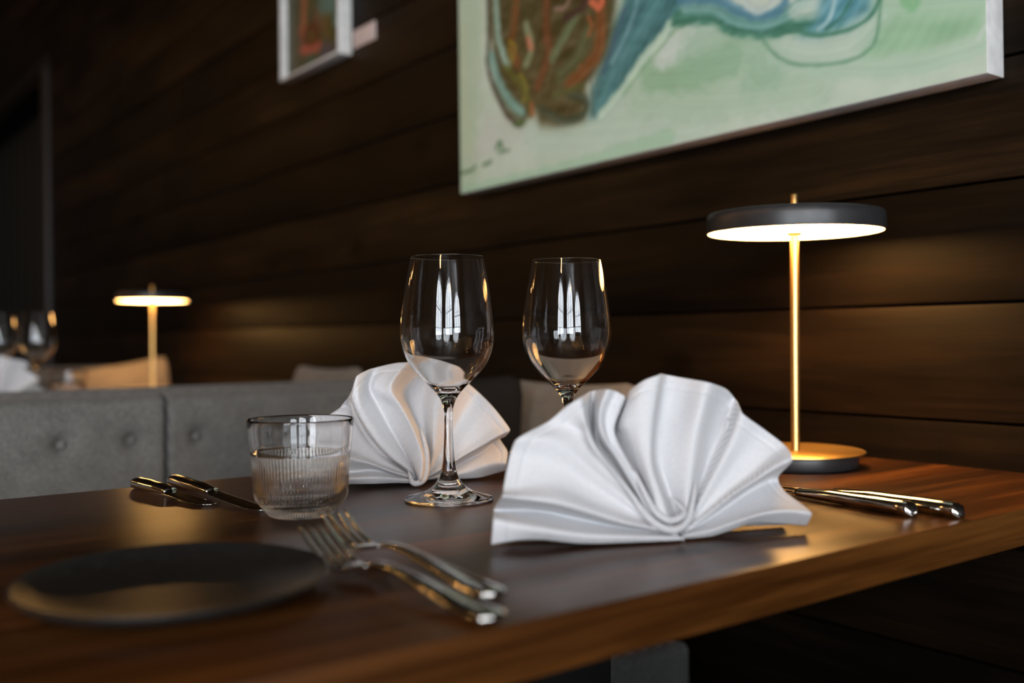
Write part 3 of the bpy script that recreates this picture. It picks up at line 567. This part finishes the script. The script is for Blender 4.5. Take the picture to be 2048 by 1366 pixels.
# ---------------------------------------------------------------- table
TZ = 0.74
def make_table(dx=0.0, dy=0.0, label=''):
    t = thing('dining_table', label, 'table', (-0.708 + dx, 0.47 + dy, 0))
    o = boxes('tabletop', [(-0.308, 0.308, -0.585, 0.585 - dy, TZ - 0.031, TZ)], M_TABLE, t, bevel=0.0018, seg=2)
    for ya in (-0.36, 0.06):
        boxes('pedestal', [(-0.05, 0.05, ya, ya + 0.08, 0.012, TZ - 0.031 - 0.006)], M_PLINTH, t, bevel=0.003)
        boxes('foot', [(-0.25, 0.25, ya, ya + 0.08, 0, 0.012)], M_PLINTH, t, bevel=0.002)
    boxes('support_plate', [(-0.22, 0.22, -0.40, 0.18, TZ - 0.0375, TZ - 0.031)], M_PLINTH, t, bevel=0.001)
    return t
make_table(0, 0, 'walnut dining table in front, laid with two napkin fans, glasses and a lamp')
make_table(-1.95, 0, 'walnut dining table in the booth behind the grey bench back, mostly hidden')

# ---------------------------------------------------------------- benches
TOP = 0.805
def padded_panel(name, y0, y1, z0, z1, xb, thick, buttons, mat, parent):
    """upright pad facing +X; front surface at x = xb + thick"""
    NY, NZ = 150, 90
    V = []; F = []
    for j in range(NZ + 1):
        for i in range(NY + 1):
            y = y0 + (y1 - y0) * i / NY; z = z0 + (z1 - z0) * j / NZ
            ey = min(y - y0, y1 - y) ; ez = min(z - z0, z1 - z)
            f = lambda e, R: math.sqrt(max(0.0, 1 - (1 - min(e, R) / R) ** 2))
            k = min(1.0, 0.5 + 0.5 * f(ey, 0.007) * f(ez, 0.018)) if ez > 0.0001 else 0.5
            x = thick * k
            for (by, bz) in buttons:
                d2 = (y - by) ** 2 + (z - bz) ** 2
                x -= 0.017 * math.exp(-d2 / 0.012 ** 2) + 0.006 * math.exp(-d2 / 0.034 ** 2)
            x += 0.0022 * noise.noise(Vector((y * 14, z * 14, y0 * 9)))
            V.append((xb + x, y, z))
    W = NY + 1
    for j in range(NZ):
        for i in range(NY):
            F.append((j*W+i, j*W+i+1, (j+1)*W+i+1, (j+1)*W+i))
    # closed back
    border = [i for i in range(W)] + [j*W+NY for j in range(1, NZ+1)] + [NZ*W+i for i in range(NY-1, -1, -1)] + [j*W for j in range(NZ-1, 0, -1)]
    base = len(V)
    for b_ in border: V.append((xb, V[b_][1], V[b_][2]))
    n = len(border)
    for k in range(n):
        l = (k + 1) % n
        F.append((border[l], border[k], base + k, base + l))
    F.append(tuple(base + k for k in range(n))[::-1])
    o = mesh_obj(name, V, F, mat, parent, True, 60)
    return o

def make_bench(label):
    t = thing('booth_bench', label, 'bench', (-1.69, 0.47, 0), 0, 'grey upholstered booth benches')
    # local x: 0 at the rear face of the back, +X towards the table
    Y0, Y1, YS = -0.59, 0.592, 0.507 - 0.47
    boxes('back_board', [(0.0, 0.075, Y0 + 0.004, Y1 - 0.004, 0.0, TOP - 0.006)], M_BENCH, t, bevel=0.004)
    cols = [YS + 0.05 + 0.1005 * k for k in range(-6, 6)]
    for (a, b_) in ((Y0, YS - 0.0006), (YS + 0.0006, Y1)):
        bt = []
        for r, z in enumerate((0.734, 0.620, 0.520)):
            for c in cols:
                cy = c + (0.05 if r % 2 else 0)
                if a + 0.03 < cy < b_ - 0.03: bt.append((cy, z))
        p = padded_panel('back_cushion', a, b_, 0.455, TOP, 0.070, 0.072, bt, M_BENCH, t)
        for (cy, cz) in bt:
            bm = bmesh.new()
            bmesh.ops.create_uvsphere(bm, u_segments=14, v_segments=8, radius=1.0)
            bmesh.ops.transform(bm, matrix=Matrix.Translation((0.070 + 0.072 - 0.0150, cy, cz)) @ Matrix.Diagonal((0.006, 0.0072, 0.0072, 1)), verts=bm.verts)
            me = bpy.data.meshes.new('button'); bm.to_mesh(me); bm.free()
            me.polygons.foreach_set('use_smooth', [True] * len(me.polygons)); me.materials.append(M_BENCH)
            link(bpy.data.objects.new('button', me), p)
    boxes('seat', [(0.10, 0.715, Y0, YS - 0.0015, 0.33, 0.452), (0.10, 0.715, YS + 0.0015, Y1, 0.33, 0.452)], M_BENCH, t, bevel=0.022, seg=4)
    boxes('base', [(0.06, 0.66, Y0 + 0.01, Y1 - 0.01, 0.0, 0.332)], M_PLINTH, t, bevel=0.003)
    return t
bench = make_bench('grey buttoned booth bench back directly behind the knives and water glass')
dup(bench, (-1.692, 0.47, 0), PI, 'grey booth bench back to back with the buttoned one, facing the far lamp')
dup(bench, (-3.64, 0.47, 0), 0, 'farthest grey booth bench, beyond the far lamp and the dim wall end')
dup(bench, (0.275, 0.47, 0), PI, 'grey booth bench on the camera side of the front table')

# ---------------------------------------------------------------- cushions
def cushion(name, w, h, d, mat, loc, rot, label, seed, group=None, cat='cushion'):
    N = 40
    V = []; F = []
    for side in (1, -1):
        for j in range(N + 1):
            for i in range(N + 1):
                u = -1 + 2 * i / N; v = -1 + 2 * j / N
                # pulled-in edges, rounded corners
                px = u * w / 2 * (1 - 0.055 * (1 - abs(u)) * 0 - 0.05 * (1 - v * v) * abs(u) ** 3)
                pz = v * h / 2 * (1 - 0.05 * (1 - u * u) * abs(v) ** 3)
                cr = max(0, abs(u) - 0.8) / 0.2 * max(0, abs(v) - 0.8) / 0.2
                px *= 1 - 0.05 * cr; pz *= 1 - 0.05 * cr
                th = d / 2 * (max(0.0, 1 - abs(u) ** 2.6) ** 0.55) * (max(0.0, 1 - abs(v) ** 2.6) ** 0.55)
                th *= 1 + 0.10 * noise.noise(Vector((u * 2.2 + seed, v * 2.2, side)))
                V.append((px, side * th, pz + h / 2))
    W = N + 1; B = W * W
    for j in range(N):
        for i in range(N):
            a = j*W+i
            F.append((a, a+W, a+W+1, a+1))
            F.append((B+a, B+a+1, B+a+W+1, B+a+W))
    o = mesh_obj(name, V, F, mat)
    bm = bmesh.new(); bm.from_mesh(o.data); bmesh.ops.remove_doubles(bm, verts=bm.verts, dist=0.0003); bmesh.ops.recalc_face_normals(bm, faces=bm.faces)
    bm.to_mesh(o.data); bm.free()
    o.data.polygons.foreach_set('use_smooth', [True] * len(o.data.polygons))
    o.location = loc; o.rotation_euler = rot
    return tag(o, label, cat, group)
cushion('cushion', 0.36, 0.370, 0.10, M_PIL_LIGHT, (-1.205, 1.005, 0.4515), (math.radians(-2), 0, 0), 'beige grey cushion against the plank wall, just behind the front napkin', 1)
cushion('cushion', 0.27, 0.382, 0.085, M_PIL_DARK, (-1.255, 0.815, 0.4515), (math.radians(2), 0, math.radians(76)), 'dark charcoal cushion on the bench, behind the right end of the rear napkin', 2)
cushion('cushion', 0.33, 0.380, 0.10, M_PIL_TAN, (-2.025, 1.008, 0.4515), (math.radians(-2), 0, 0), 'tan cushion peeking over the bench back, left of the rear napkin', 3)
cushion('cushion', 0.30, 0.360, 0.09, M_PIL_TAN, (-3.06, 0.905, 0.470), (0, math.radians(-8), math.radians(90)), 'tan cushion behind the far lamp pole, in the far booth', 4)

# ---------------------------------------------------------------- table lamps
def make_lamp(label, loc):
    t = thing('table_lamp', label, 'lamp', loc, 0, 'brass and black disc table lamps')
    lathe('base', [(0, 0), (0.063, 0), (0.0665, 0.0012), (0.0675, 0.004), (0.0675, 0.0145), (0.0670, 0.0155), (0, 0.0155)], M_BLACK, t, 128, sharp=50)
    lathe('base_plate', [(0, 0.0155), (0.0740, 0.0155), (0.0750, 0.0160), (0.0750, 0.0168), (0.0743, 0.0175), (0, 0.0175)], M_BRASS, t, 128, sharp=50)
    lathe('pole', [(0, 0.0176), (0.0049, 0.0176), (0.0047, 0.0186), (0.0047, 0.2565), (0, 0.2565)], M_BRASS, t, 40, sharp=50)
    sh = lathe('lamp_shade', [(0.0942, 0.2608), (0.0954, 0.2596), (0.0964, 0.2600), (0.0966, 0.2615), (0.0964, 0.2730), (0.0957, 0.2795), (0.0942, 0.2813), (0.0910, 0.2820), (0.0, 0.2828)], M_BLACK, t, 160, sharp=50)
    lathe('diffuser', [(0, 0.2600), (0.0943, 0.2600), (0.0943, 0.2610), (0, 0.2610)], M_DIFF, sh, 128, sharp=50)
    lathe('collar', [(0, 0.2555), (0.0078, 0.2570), (0.0085, 0.2598), (0, 0.2598)], M_BRASS, t, 40, sharp=50)
    lathe('finial', [(0, 0.282), (0.0038, 0.282), (0.0038, 0.3020), (0.0032, 0.3030), (0, 0.3033)], M_BRASS, t, 32, sharp=50)
    return t
lamp = make_lamp('lit disc table lamp with brass pole on the front table, beside the napkin', (-0.6954, 0.926, TZ + 0.0002))
lamp.rotation_euler = (math.radians(0.4), math.radians(0.5), 0)
far_lamp = dup(lamp, (-2.824, 0.885, TZ + 0.0002), 0, 'small blurred lit disc lamp in the far booth, beyond the grey bench back')

# ---------------------------------------------------------------- wine glasses
def make_wine_glass(label, loc, group='wine glasses on the front table'):
    t = thing('wine_glass', label, 'glass', loc, 0, group)
    # outer profile from foot rim up to mouth (r, z)
    foot = smooth_profile([(0.0385, 0.0004), (0.0398, 0.0012), (0.0400, 0.0022), (0.0388, 0.0030), (0.0330, 0.0042), (0.0255, 0.0064), (0.0185, 0.0095), (0.0130, 0.0140), (0.0092, 0.0195), (0.0067, 0.0265)], 5)
    foot = [(0, 0.0016), (0.012, 0.0014), (0.028, 0.0008), (0.0365, 0.0001)] + foot
    stem = smooth_profile([(0.0067, 0.0265), (0.0053, 0.036), (0.0043, 0.050), (0.0037, 0.066), (0.0037, 0.075), (0.0043, 0.0815), (0.0057, 0.0865)], 6)
    outer = smooth_profile([(0.0057, 0.0865), (0.0073, 0.0903), (0.0103, 0.0948), (0.0147, 0.0998), (0.0192, 0.1042), (0.0252, 0.1100), (0.0312, 0.1168), (0.0361, 0.1245), (0.0396, 0.1330), (0.0419, 0.1420), (0.0426, 0.1490), (0.0423, 0.1580), (0.0412, 0.1700), (0.0391, 0.1860), (0.0366, 0.2010), (0.0341, 0.2140), (0.0335, 0.2172)], 5)
    inner = smooth_profile([(0.0328, 0.2172), (0.0334, 0.2140), (0.0358, 0.2010), (0.0382, 0.1860), (0.0402, 0.1700), (0.0412, 0.1580), (0.0415, 0.1490), (0.0407, 0.1420), (0.0382, 0.1332), (0.0345, 0.1250), (0.0294, 0.1178), (0.0232, 0.1112), (0.0165, 0.1050), (0.0095, 0.1004), (0.0, 0.0985)], 5)
    rim = [(0.0334, 0.2175), (0.03315, 0.2177), (0.0329, 0.2175)]
    lathe('bowl', outer + rim + inner, M_GLASS, t, 160)
    lathe('stem', stem, M_GLASS, t, 96)
    lathe('foot', foot, M_GLASS, t, 128)
    return t
wg = make_wine_glass('wine glass between the two napkins, its whole stem and foot visible', (-0.7452, 0.4943, TZ + 0.0002))
dup(wg, (-0.7175, 0.6107, TZ + 0.0002), 0.4, 'wine glass rising behind the front napkin, only its bowl visible')
for loc, lab in (((-2.66, 0.468, TZ + 0.0002), 'blurred wine glass at the left edge, behind the far napkin'),
                 ((-2.62, 0.545, TZ + 0.0002), 'blurred wine glass between the far napkin and the door trim')):
    g = dup(wg, loc, 0, lab); g['group'] = 'wine glasses on the far table'

# ---------------------------------------------------------------- ribbed tumbler
def make_tumbler(label, loc):
    t = thing('water_tumbler', label, 'glass', loc, 0, 'ribbed water tumblers')
    N = 84
    SEG = N * 6
    Rr = lambda k, r, z, a: r
    wall_out = [(0.0402, 0.0508), (0.0412, 0.0525), (0.0416, 0.0560), (0.0424, 0.0640), (0.0431, 0.0720), (0.0435, 0.0780)]
    rim = [(0.0435, 0.0791), (0.0429, 0.0797), (0.0422, 0.0795), (0.0418, 0.0788)]
    wall_in = [(0.0413, 0.0720), (0.0406, 0.0640), (0.0398, 0.0560), (0.0390, 0.0510)]
    lathe('rim_wall', wall_out + rim + wall_in, M_GLASS, t, SEG)
    inner_low = smooth_profile([(0.0390, 0.0510), (0.0384, 0.0420), (0.0374, 0.0300), (0.0362, 0.0210), (0.0335, 0.0160), (0.0280, 0.0115), (0.0150, 0.0098), (0.0, 0.0095)], 4)
    outer_low = [(0.0, 0.0012), (0.020, 0.0010), (0.0235, 0.0001), (0.0258, 0.0002), (0.0268, 0.0012), (0.0300, 0.0050), (0.0340, 0.0098), (0.0366, 0.0130), (0.0376, 0.0146), (0.0382, 0.0165), (0.0386, 0.0230), (0.0391, 0.0320), (0.0398, 0.0420), (0.0402, 0.0480), (0.0402, 0.0508)]
    def rib(k, r, z, a):
        nin = len(inner_low)
        if k >= nin or True:
            if z < 0.0015 or z > 0.0496: return r
            if k < nin: return r
            amp = 0.00075 * min(1, (0.0496 - z) / 0.003) * min(1, max(0, (z - 0.0015) / 0.003)) if r > 0.027 else 0.0
            return r - amp * (0.5 - 0.5 * math.cos(a * N))
        return r
    lathe('ribbed_base', inner_low + outer_low, M_TUMBLER, t, SEG, rfun=rib)
    return t
tumbler = make_tumbler('clear ribbed tumbler on the front table beside the fork tines', (-0.7595, 0.3579, TZ + 0.0002))
dup(tumbler, (-2.50, 0.585, TZ + 0.0002), 0.3, 'blurred ribbed tumbler beside the far napkin, above the bench back')

# ---------------------------------------------------------------- folded napkins
def catmull(P, n, wrap=False):
    out = []
    L = len(P)
    for i in range(L - 1):
        p0 = P[max(i-1, 0)]; p1 = P[i]; p2 = P[i+1]; p3 = P[min(i+2, L-1)]
        for k in range(n):
            t = k / n
            out.append(0.5 * ((2*p1) + (-p0+p2)*t + (2*p0-5*p1+4*p2-p3)*t*t + (-p0+3*p1-3*p2+p3)*t**3))
    out.append(P[-1])
    return out
def resample(pts, M):
    pts = catmull([Vector(p) for p in pts], 8)
    d = [0.0]
    for a, b_ in zip(pts, pts[1:]): d.append(d[-1] + (b_ - a).length)
    tt = np.linspace(0, d[-1], M)
    A = np.array([tuple(p) for p in pts])
    return np.stack([np.interp(tt, d, A[:, k]) for k in range(3)], 1)
def fan_sheet(name, folds, offset, mat, parent, lean, shrink=1.0, backlean=0.0, hem=True, seed=0.0):
    M = 110; SUB = 9
    C = np.stack([resample(f, M) for f in folds])       # K x M x 3
    K = C.shape[0]
    rows = []
    for k in range(K - 1):
        p0 = C[max(k-1, 0)]; p1 = C[k]; p2 = C[k+1]; p3 = C[min(k+2, K-1)]
        for s in range(SUB):
            t = s / SUB
            cr = 0.5 * ((2*p1) + (-p0+p2)*t + (2*p0-5*p1+4*p2-p3)*t*t + (-p0+3*p1-3*p2+p3)*t**3)
            ln = p1 * (1 - t) + p2 * t
            rows.append(cr * 0.65 + ln * 0.35)
    rows.append(C[-1])
    G = np.stack(rows)                                    # R x M x 3
    # soften along and across the folds a little
    for _ in range(2):
        G[1:-1, :, :] = 0.25 * G[:-2] + 0.5 * G[1:-1] + 0.25 * G[2:]
    R_ = G.shape[0]
    hub = G[:, 0, :].mean(0)
    if shrink != 1.0: G = hub + (G - hub) * shrink
    G[:, :, 2] += offset
    if backlean: G[:, :, 2] -= backlean * np.clip(1 - G[:, :, 1] / 0.11, 0, 1)
    V = []; F = []
    for i in range(R_):
        for j in range(M):
            u, v, w = G[i, j]
            tt = j / (M - 1)
            w = w + 0.0011 * noise.noise(Vector((u * 28 + seed, v * 28, tt * 2))) * min(1, tt * 3)
            if hem:
                w -= 0.0014 * math.exp(-((tt - 0.925) / 0.009) ** 2)
                w += 0.0004 * (1 if tt > 0.925 else 0)
            v = max(v, (0.0021 - w * lean[0]) / lean[1])
            V.append((u, v, w))
    for i in range(R_ - 1):
        for j in range(M - 1):
            F.append((i*M+j, (i+1)*M+j, (i+1)*M+j+1, i*M+j+1))
    o = mesh_obj(name, V, F, mat, parent)
    uv = o.data.uv_layers.new(name='UVMap')
    vi = np.zeros(len(o.data.loops), dtype=np.int32); o.data.loops.foreach_get('vertex_index', vi)
    VV = np.array(V)
    uvs = np.stack([VV[vi, 0], VV[vi, 1]], 1).astype(np.float32)
    uv.data.foreach_set('uv', uvs.ravel())
    sm = o.modifiers.new('thickness', 'SOLIDIFY'); sm.thickness = 0.0014; sm.offset = -1
    return o
def rolled_fold(path, r0, mat, parent):
    P = resample(path, 60)
    secs = []
    for k in range(60):
        q = k / 59
        a = P[max(k-1, 0)]; b_ = P[min(k+1, 59)]
        t = Vector(b_ - a).normalized()
        up = Vector((0, 0, 1)); side = t.cross(up).normalized(); up = side.cross(t).normalized()
        rr = r0 * max(0.06, math.sin(PI * q) ** 0.55)
        secs.append((P[k], rr * 0.8, rr, side, up))
    return loft('rolled_fold', secs, mat, parent, 18)
def napkin(label, frame, folds, rolls, group, seed):
    O, u, v, w = [Vector(x) for x in frame]
    t = thing('folded_napkin', label, 'napkin', O, 0, group)
    m = Matrix((u, v, w)).transposed().to_4x4(); m.translation = O
    t.matrix_world = m
    fan_sheet('front_pleats', folds, 0.0, M_NAPKIN, t, (w.z, v.z), seed=seed)
    fan_sheet('rear_pleats', folds, -0.014, M_NAPKIN, t, (w.z, v.z), shrink=0.955, backlean=0.012, hem=False, seed=seed + 3)
    for path, r0 in rolls: rolled_fold(path, r0, M_NAPKIN, t)
    return t
n1 = napkin('large pale grey napkin fan in front of the lamp, nearest the camera', FRONT_FRAME, FRONT_FOLDS, FRONT_ROLLS, 'napkins folded into fans', 0)
n2 = napkin('pale grey napkin fan behind the wine glass stem, with one rolled pleat', REAR_FRAME, REAR_FOLDS, REAR_ROLLS, 'napkins folded into fans', 5)
n3 = dup(n1, (0, 0, 0), 0, 'blurred pale napkin fan cut off at the left edge, in the far booth')
_O, _u, _v, _w = [Vector(x) for x in FRONT_FRAME]
_mm = Matrix((_u, _v, _w)).transposed().to_4x4(); _mm.translation = _O
n3.matrix_world = Matrix.Translation((-1.95, -0.10, 0.0)) @ _mm

# ---------------------------------------------------------------- plate
def make_plate():
    prof = smooth_profile([(0.0, 0.0035), (0.034, 0.0036), (0.056, 0.0040), (0.072, 0.0062), (0.0835, 0.0098), (0.0880, 0.0118), (0.0896, 0.0120), (0.0902, 0.0110), (0.0870, 0.0075), (0.076, 0.0032), (0.064, 0.0006), (0.052, 0.0), (0.0, 0.0)], 5)
    def rf(k, r, z, a):
        return 0.975 * r * (1 + 0.022 * math.cos(2 * a + 0.6) + 0.012 * math.cos(3 * a + 2.0))
    o = lathe('side_plate', prof, M_PLATE, None, 128, rfun=rf)
    o.location = (-0.566, 0.188, TZ + 0.0002)
    tag(o, 'matte black side plate on the front table, left of the forks', 'plate')
make_plate()

# ---------------------------------------------------------------- cutlery
def make_fork(label, tip, end, group):
    tip = Vector(tip); end = Vector(end)
    L = (tip - end).length; ang = math.atan2(tip.y - end.y, tip.x - end.x)
    t = thing('fork', label, 'fork', (end.x, end.y, TZ + 0.0002), ang, group)
    zs = ([0, .04, .15, .3, .42, .52, .60, .66, .72, .77, .84, .92, 1.0], [.0050, .0044, .0056, .0088, .0118, .0136, .0132, .0104, .0070, .0062, .0092, .0165, .0265])
    cz = lambda s: interp(s, *zs)
    def cs(s): # smooth
        return sum(cz(min(1, max(0, s + d))) for d in (-.03, -.015, 0, .015, .03)) / 5
    def up_at(s):
        ds = .012; dz = (cs(min(1, s + ds)) - cs(s - ds)) / (2 * ds * L)
        return Vector((-dz, 0, 1)).normalized()
    secs = []
    for k in range(41):
        s = 0.635 * k / 40
        w = interp(s, [0, .006, .02, .05, .15, .32, .46, .57, .635], [.0020, .0062, .0088, .0102, .0096, .0062, .0042, .0034, .0036])
        h = interp(s, [0, .006, .02, .28, .47, .635], [.0012, .0026, .0034, .0030, .0024, .0018])
        secs.append(((s * L, 0, max(cs(s), h)), w, h, (0, 1, 0), up_at(s)))
    loft('handle', secs, M_STEEL, t, 24, 2.4)
    secs = []
    for k in range(19):
        s = 0.625 + (0.775 - 0.625) * k / 18
        w = interp(s, [.625, .655, .685, .71, .775], [.0035, .0064, .0100, .0117, .0120])
        secs.append(((s * L, 0, max(cs(s), .0014)), w, .0012, (0, 1, 0), up_at(s)))
    loft('head', secs, M_STEEL, t, 24, 3.2)
    for q in range(4):
        y = (-1.5 + q) * 0.0062
        secs = []
        for k in range(25):
            s = 0.765 + 0.235 * k / 24
            w = interp(s, [.765, .94, 1.0], [.0021, .0015, .0006])
            yy = y * interp(s, [.765, 1.0], [1.0, 1.02])
            secs.append(((s * L, yy, max(cs(s), .0012)), w, interp(s, [.765, 1.0], [.0011, .0007]), (0, 1, 0), up_at(s)))
        loft('tine', secs, M_STEEL, t, 12, 2.6)
    return t
make_fork('steel fork in front, nearest the plate', (-0.584, 0.2825), (-0.3975, 0.2925), 'forks on the front table')
make_fork('steel fork in front, farther from the plate and nearer the front napkin', (-0.632, 0.3200), (-0.4345, 0.3195), 'forks on the front table')

def make_knife(label, end, ang, L, group, blade=0.52, thick=1.0):
    t = thing('table_knife', label, 'knife', (end[0], end[1], TZ + 0.0002), ang, group)
    hl = 1 - blade
    secs = []
    for k in range(37):
        s = hl * k / 36; q = s / hl
        w = interp(q, [0, .012, .04, .10, .3, .7, .93, 1.0], [.0030, .0066, .0080, .0088, .0088, .0080, .0072, .0068])
        h = thick * interp(q, [0, .012, .04, .10, .3, .7, 1.0], [.0020, .0054, .0066, .0070, .0069, .0060, .0040])
        secs.append(((s * L, 0, h + interp(q, [0, .5, 1], [0, .0004, .0016])), w, h, (0, 1, 0), (0, 0, 1)))
    loft('handle', secs, M_STEEL, t, 28, 2.3)
    secs = []
    for k in range(33):
        q = k / 32; s = hl - .01 + (blade + .01) * q
        w = interp(q, [0, .04, .12, .5, .85, .94, .98, 1.0], [.0050, .0062, .0086, .0096, .0094, .0078, .0052, .0018])
        off = interp(q, [0, .1, .85, 1.0], [0, -.0012, -.0012, .0030])
        secs.append(((s * L, off, interp(q, [0, .1, 1], [.0048, .0040, .0014])), w, interp(q, [0, .08, 1.0], [.0020, .0009, .0006]), (0, 1, 0), (0, 0, 1)))
    loft('blade', secs, M_STEEL, t, 16, 2.2)
    return t
R_ = math.radians
make_knife('short steel knife at the left, nearer the camera of the left pair', (-1.008, 0.2985), R_(6), 0.158, 'knives on the front table', 0.5, 0.78)
make_knife('steel knife at the left whose blade runs behind the tumbler', (-1.006, 0.334), R_(1.5), 0.215, 'knives on the front table', 0.52, 0.78)
make_knife('steel knife at the right, half hidden by the front napkin', (-0.4335, 0.7285), R_(174.2), 0.205, 'knives on the front table', 0.42, 0.9)
make_knife('steel knife nearest the right table edge, next to the wall side', (-0.4065, 0.7505), R_(174.5), 0.225, 'knives on the front table', 0.45, 0.9)
for (tip, end, lab) in (((-0.815, 0.700), (-1.0, 0.712), 'steel fork mostly hidden behind the two napkins, nearer the camera'), ((-0.81, 0.735), (-0.995, 0.748), 'steel fork mostly hidden behind the two napkins, nearer the wall')):
    make_fork(lab, tip, end, 'forks behind the napkins')

# ---------------------------------------------------------------- pictures on the wall
def paint(xs, zs, base, strokes, seed):
    rng = np.random.RandomState(seed)
    X, Z = np.meshgrid(xs, zs)
    img = np.zeros(X.shape + (3,)); img[:] = np.array(base, float)
    def fbm(sx, sz, ph):
        a = np.zeros(X.shape)
        for o in range(5):
            th = ph + o * 1.7
            a += np.sin((X * math.cos(th) + Z * math.sin(th)) * sx * (1.35 ** o) + ph * 3.1 + 2.3 * np.sin(Z * sz * (1.2 ** o) + o + ph)) / 5
        return a
    img += 9 * fbm(16, 20, 1.0)[..., None] * np.array([1, .6, .9]) + 5 * fbm(60, 45, 2.0)[..., None]
    for si, (kind, pts, w, col, al, st) in enumerate(strokes):
        P = np.array(pts, float)
        wob = 0.18 * w * fbm(120, 90, si * .77)
        if kind == 'L':
            best = np.full(X.shape, 1e9); cross = np.zeros(X.shape)
            Pc = catmull([Vector((p[0], p[1], 0)) for p in pts], 6) if len(pts) > 2 else [Vector((p[0], p[1], 0)) for p in pts]
            P = np.array([(p.x, p.y) for p in Pc])
            for a, b_ in zip(P[:-1], P[1:]):
                d = b_ - a; l2 = max(1e-12, (d ** 2).sum())
                t = np.clip(((X - a[0]) * d[0] + (Z - a[1]) * d[1]) / l2, 0, 1)
                dx = X - a[0] - t * d[0]; dz = Z - a[1] - t * d[1]
                dist = np.hypot(dx, dz); sgn = np.sign(dx * d[1] - dz * d[0])
                m = dist < best
                best = np.where(m, dist, best); cross = np.where(m, dist * sgn, cross)
            edge = max(0.0025, 0.22 * w)
            mask = 1 / (1 + np.exp(-(w / 2 - best + wob) / edge * 3))
            streak = np.sin(cross * 700 + si + 1.5 * fbm(30, 30, si)) * .4 + np.sin(cross * 1500 + 2 * si) * .2 + np.sin(cross * 330 + 3 * si) * .4 + fbm(50, 60, si * .3) * .6
        else:
            inside = np.zeros(X.shape, bool); best = np.full(X.shape, 1e9)
            n = len(P)
            for i in range(n):
                a = P[i]; b_ = P[(i + 1) % n]
                c = ((a[1] > Z) != (b_[1] > Z)) & (X < (b_[0] - a[0]) * (Z - a[1]) / (b_[1] - a[1] + 1e-12) + a[0])
                inside ^= c
                d = b_ - a; l2 = max(1e-12, (d ** 2).sum())
                t = np.clip(((X - a[0]) * d[0] + (Z - a[1]) * d[1]) / l2, 0, 1)
                best = np.minimum(best, np.hypot(X - a[0] - t * d[0], Z - a[1] - t * d[1]))
            sd = np.where(inside, best, -best) + wob
            mask = 1 / (1 + np.exp(-sd / 0.004))
            streak = fbm(45, 70, si * .4) * 1.3 + np.sin((X * .82 - Z * .57) * 420 + 5 * fbm(14, 14, si)) * .35 + np.sin((X * .8 - Z * .6) * 1100 + si) * .15
        c = np.array(col, float) + (streak * st * 26)[..., None] * np.array([1, 1, 1])
        k = (mask * al)[..., None]
        img = img * (1 - k) + c * k
    img = np.clip(img, 3, 245) / 255
    return np.where(img <= .04045, img / 12.92, ((img + .055) / 1.055) ** 2.4)
def paint_mat(name, gain):
    m, nt, b = new_mat(name)
    a = nd(nt, 'ShaderNodeVertexColor'); a.layer_name = 'paint'
    g = mix(nt, 1.0, a.outputs[0], (gain, gain, gain), 'MULTIPLY')
    nt.links.new(g, b.inputs['Base Color']); b.inputs['Roughness'].default_value = 0.45
    nz = nd(nt, 'ShaderNodeTexNoise'); nz.inputs['Scale'].default_value = 120; nz.inputs['Detail'].default_value = 5
    tc = nd(nt, 'ShaderNodeTexCoord'); nt.links.new(tc.outputs['Object'], nz.inputs[0])
    bump(nt, b, nz.outputs[0], 0.3, 0.0006)
    return m
def painted_face(name, x0, x1, z0, z1, y, nx, nz, base, strokes, gain, parent, off, seed):
    xs = np.linspace(x0, x1, nx); zs = np.linspace(z0, z1, nz)
    col = paint(xs, zs, base, strokes, seed)
    V = [(x - off[0], y - off[1], z - off[2]) for z in zs for x in xs]
    F = [(j*nx+i, j*nx+i+1, (j+1)*nx+i+1, (j+1)*nx+i) for j in range(nz-1) for i in range(nx-1)]
    o = mesh_obj(name, V, F, paint_mat(name + '_paint', gain), parent)
    ca = o.data.color_attributes.new('paint', 'FLOAT_COLOR', 'POINT')
    arr = np.ones((nx * nz, 4), np.float32); arr[:, :3] = col.reshape(-1, 3)
    ca.data.foreach_set('color', arr.ravel())
    return o
YF = 1.034
# large canvas, tilted very slightly as it hangs
c0 = (-1.02, 1.05, 1.53)
big = thing('abstract_painting', 'large pale green abstract canvas with teal waves and a dark brown figure', 'painting', c0)
big.rotation_euler = (0, math.radians(-0.45), 0)
boxes('canvas_edge', [(-1.515 - c0[0], -0.5325 - c0[0], YF + 0.0006 - c0[1], WALL_Y - 0.001 - c0[1], 1.156 - c0[2], 1.92 - c0[2])], M_WHITE, big, bevel=0.0015)
painted_face('painted_canvas', -1.514, -0.5335, 1.157, 1.919, YF, 440, 340, (188, 203, 186), ABSTRACT_STROKES, 1.12, big, c0, 3)
c1 = (-2.14, 1.05, 1.70)
small = thing('framed_painting', 'small colourful painting in a deep white frame, higher up on the left', 'painting', c1)
xa, xb_, za, zb_ = -2.298 - c1[0], -1.990 - c1[0], 1.524 - c1[2], 1.90 - c1[2]
yf, yb = 1.0353 - c1[1], WALL_Y - 0.001 - c1[1]
fw = 0.006
boxes('picture_frame', [(xa, xa + fw, yf, yb, za, zb_), (xb_ - fw, xb_, yf, yb, za, zb_), (xa + fw, xb_ - fw, yf, yb, za, za + fw), (xa + fw, xb_ - fw, yf, yb, zb_ - fw, zb_)], M_WHITE, small, bevel=0.0008)
painted_face('painted_canvas', -2.298 + fw, -1.990 - fw, 1.524 + fw, 1.90 - fw, 1.0353 + 0.018, 130, 150, (62, 66, 42), STILL_STROKES, 1.0, small, c1, 5)
cd = boxes('title_card', [(-0.048, 0.048, -0.004, 0.0, -0.020, 0.020)], M_CARD, bevel=0.001)
cd.location = (-1.9305, WALL_Y, 1.5535)
tag(cd, 'small pale pink title card on the plank wall, right of the small painting', 'card')
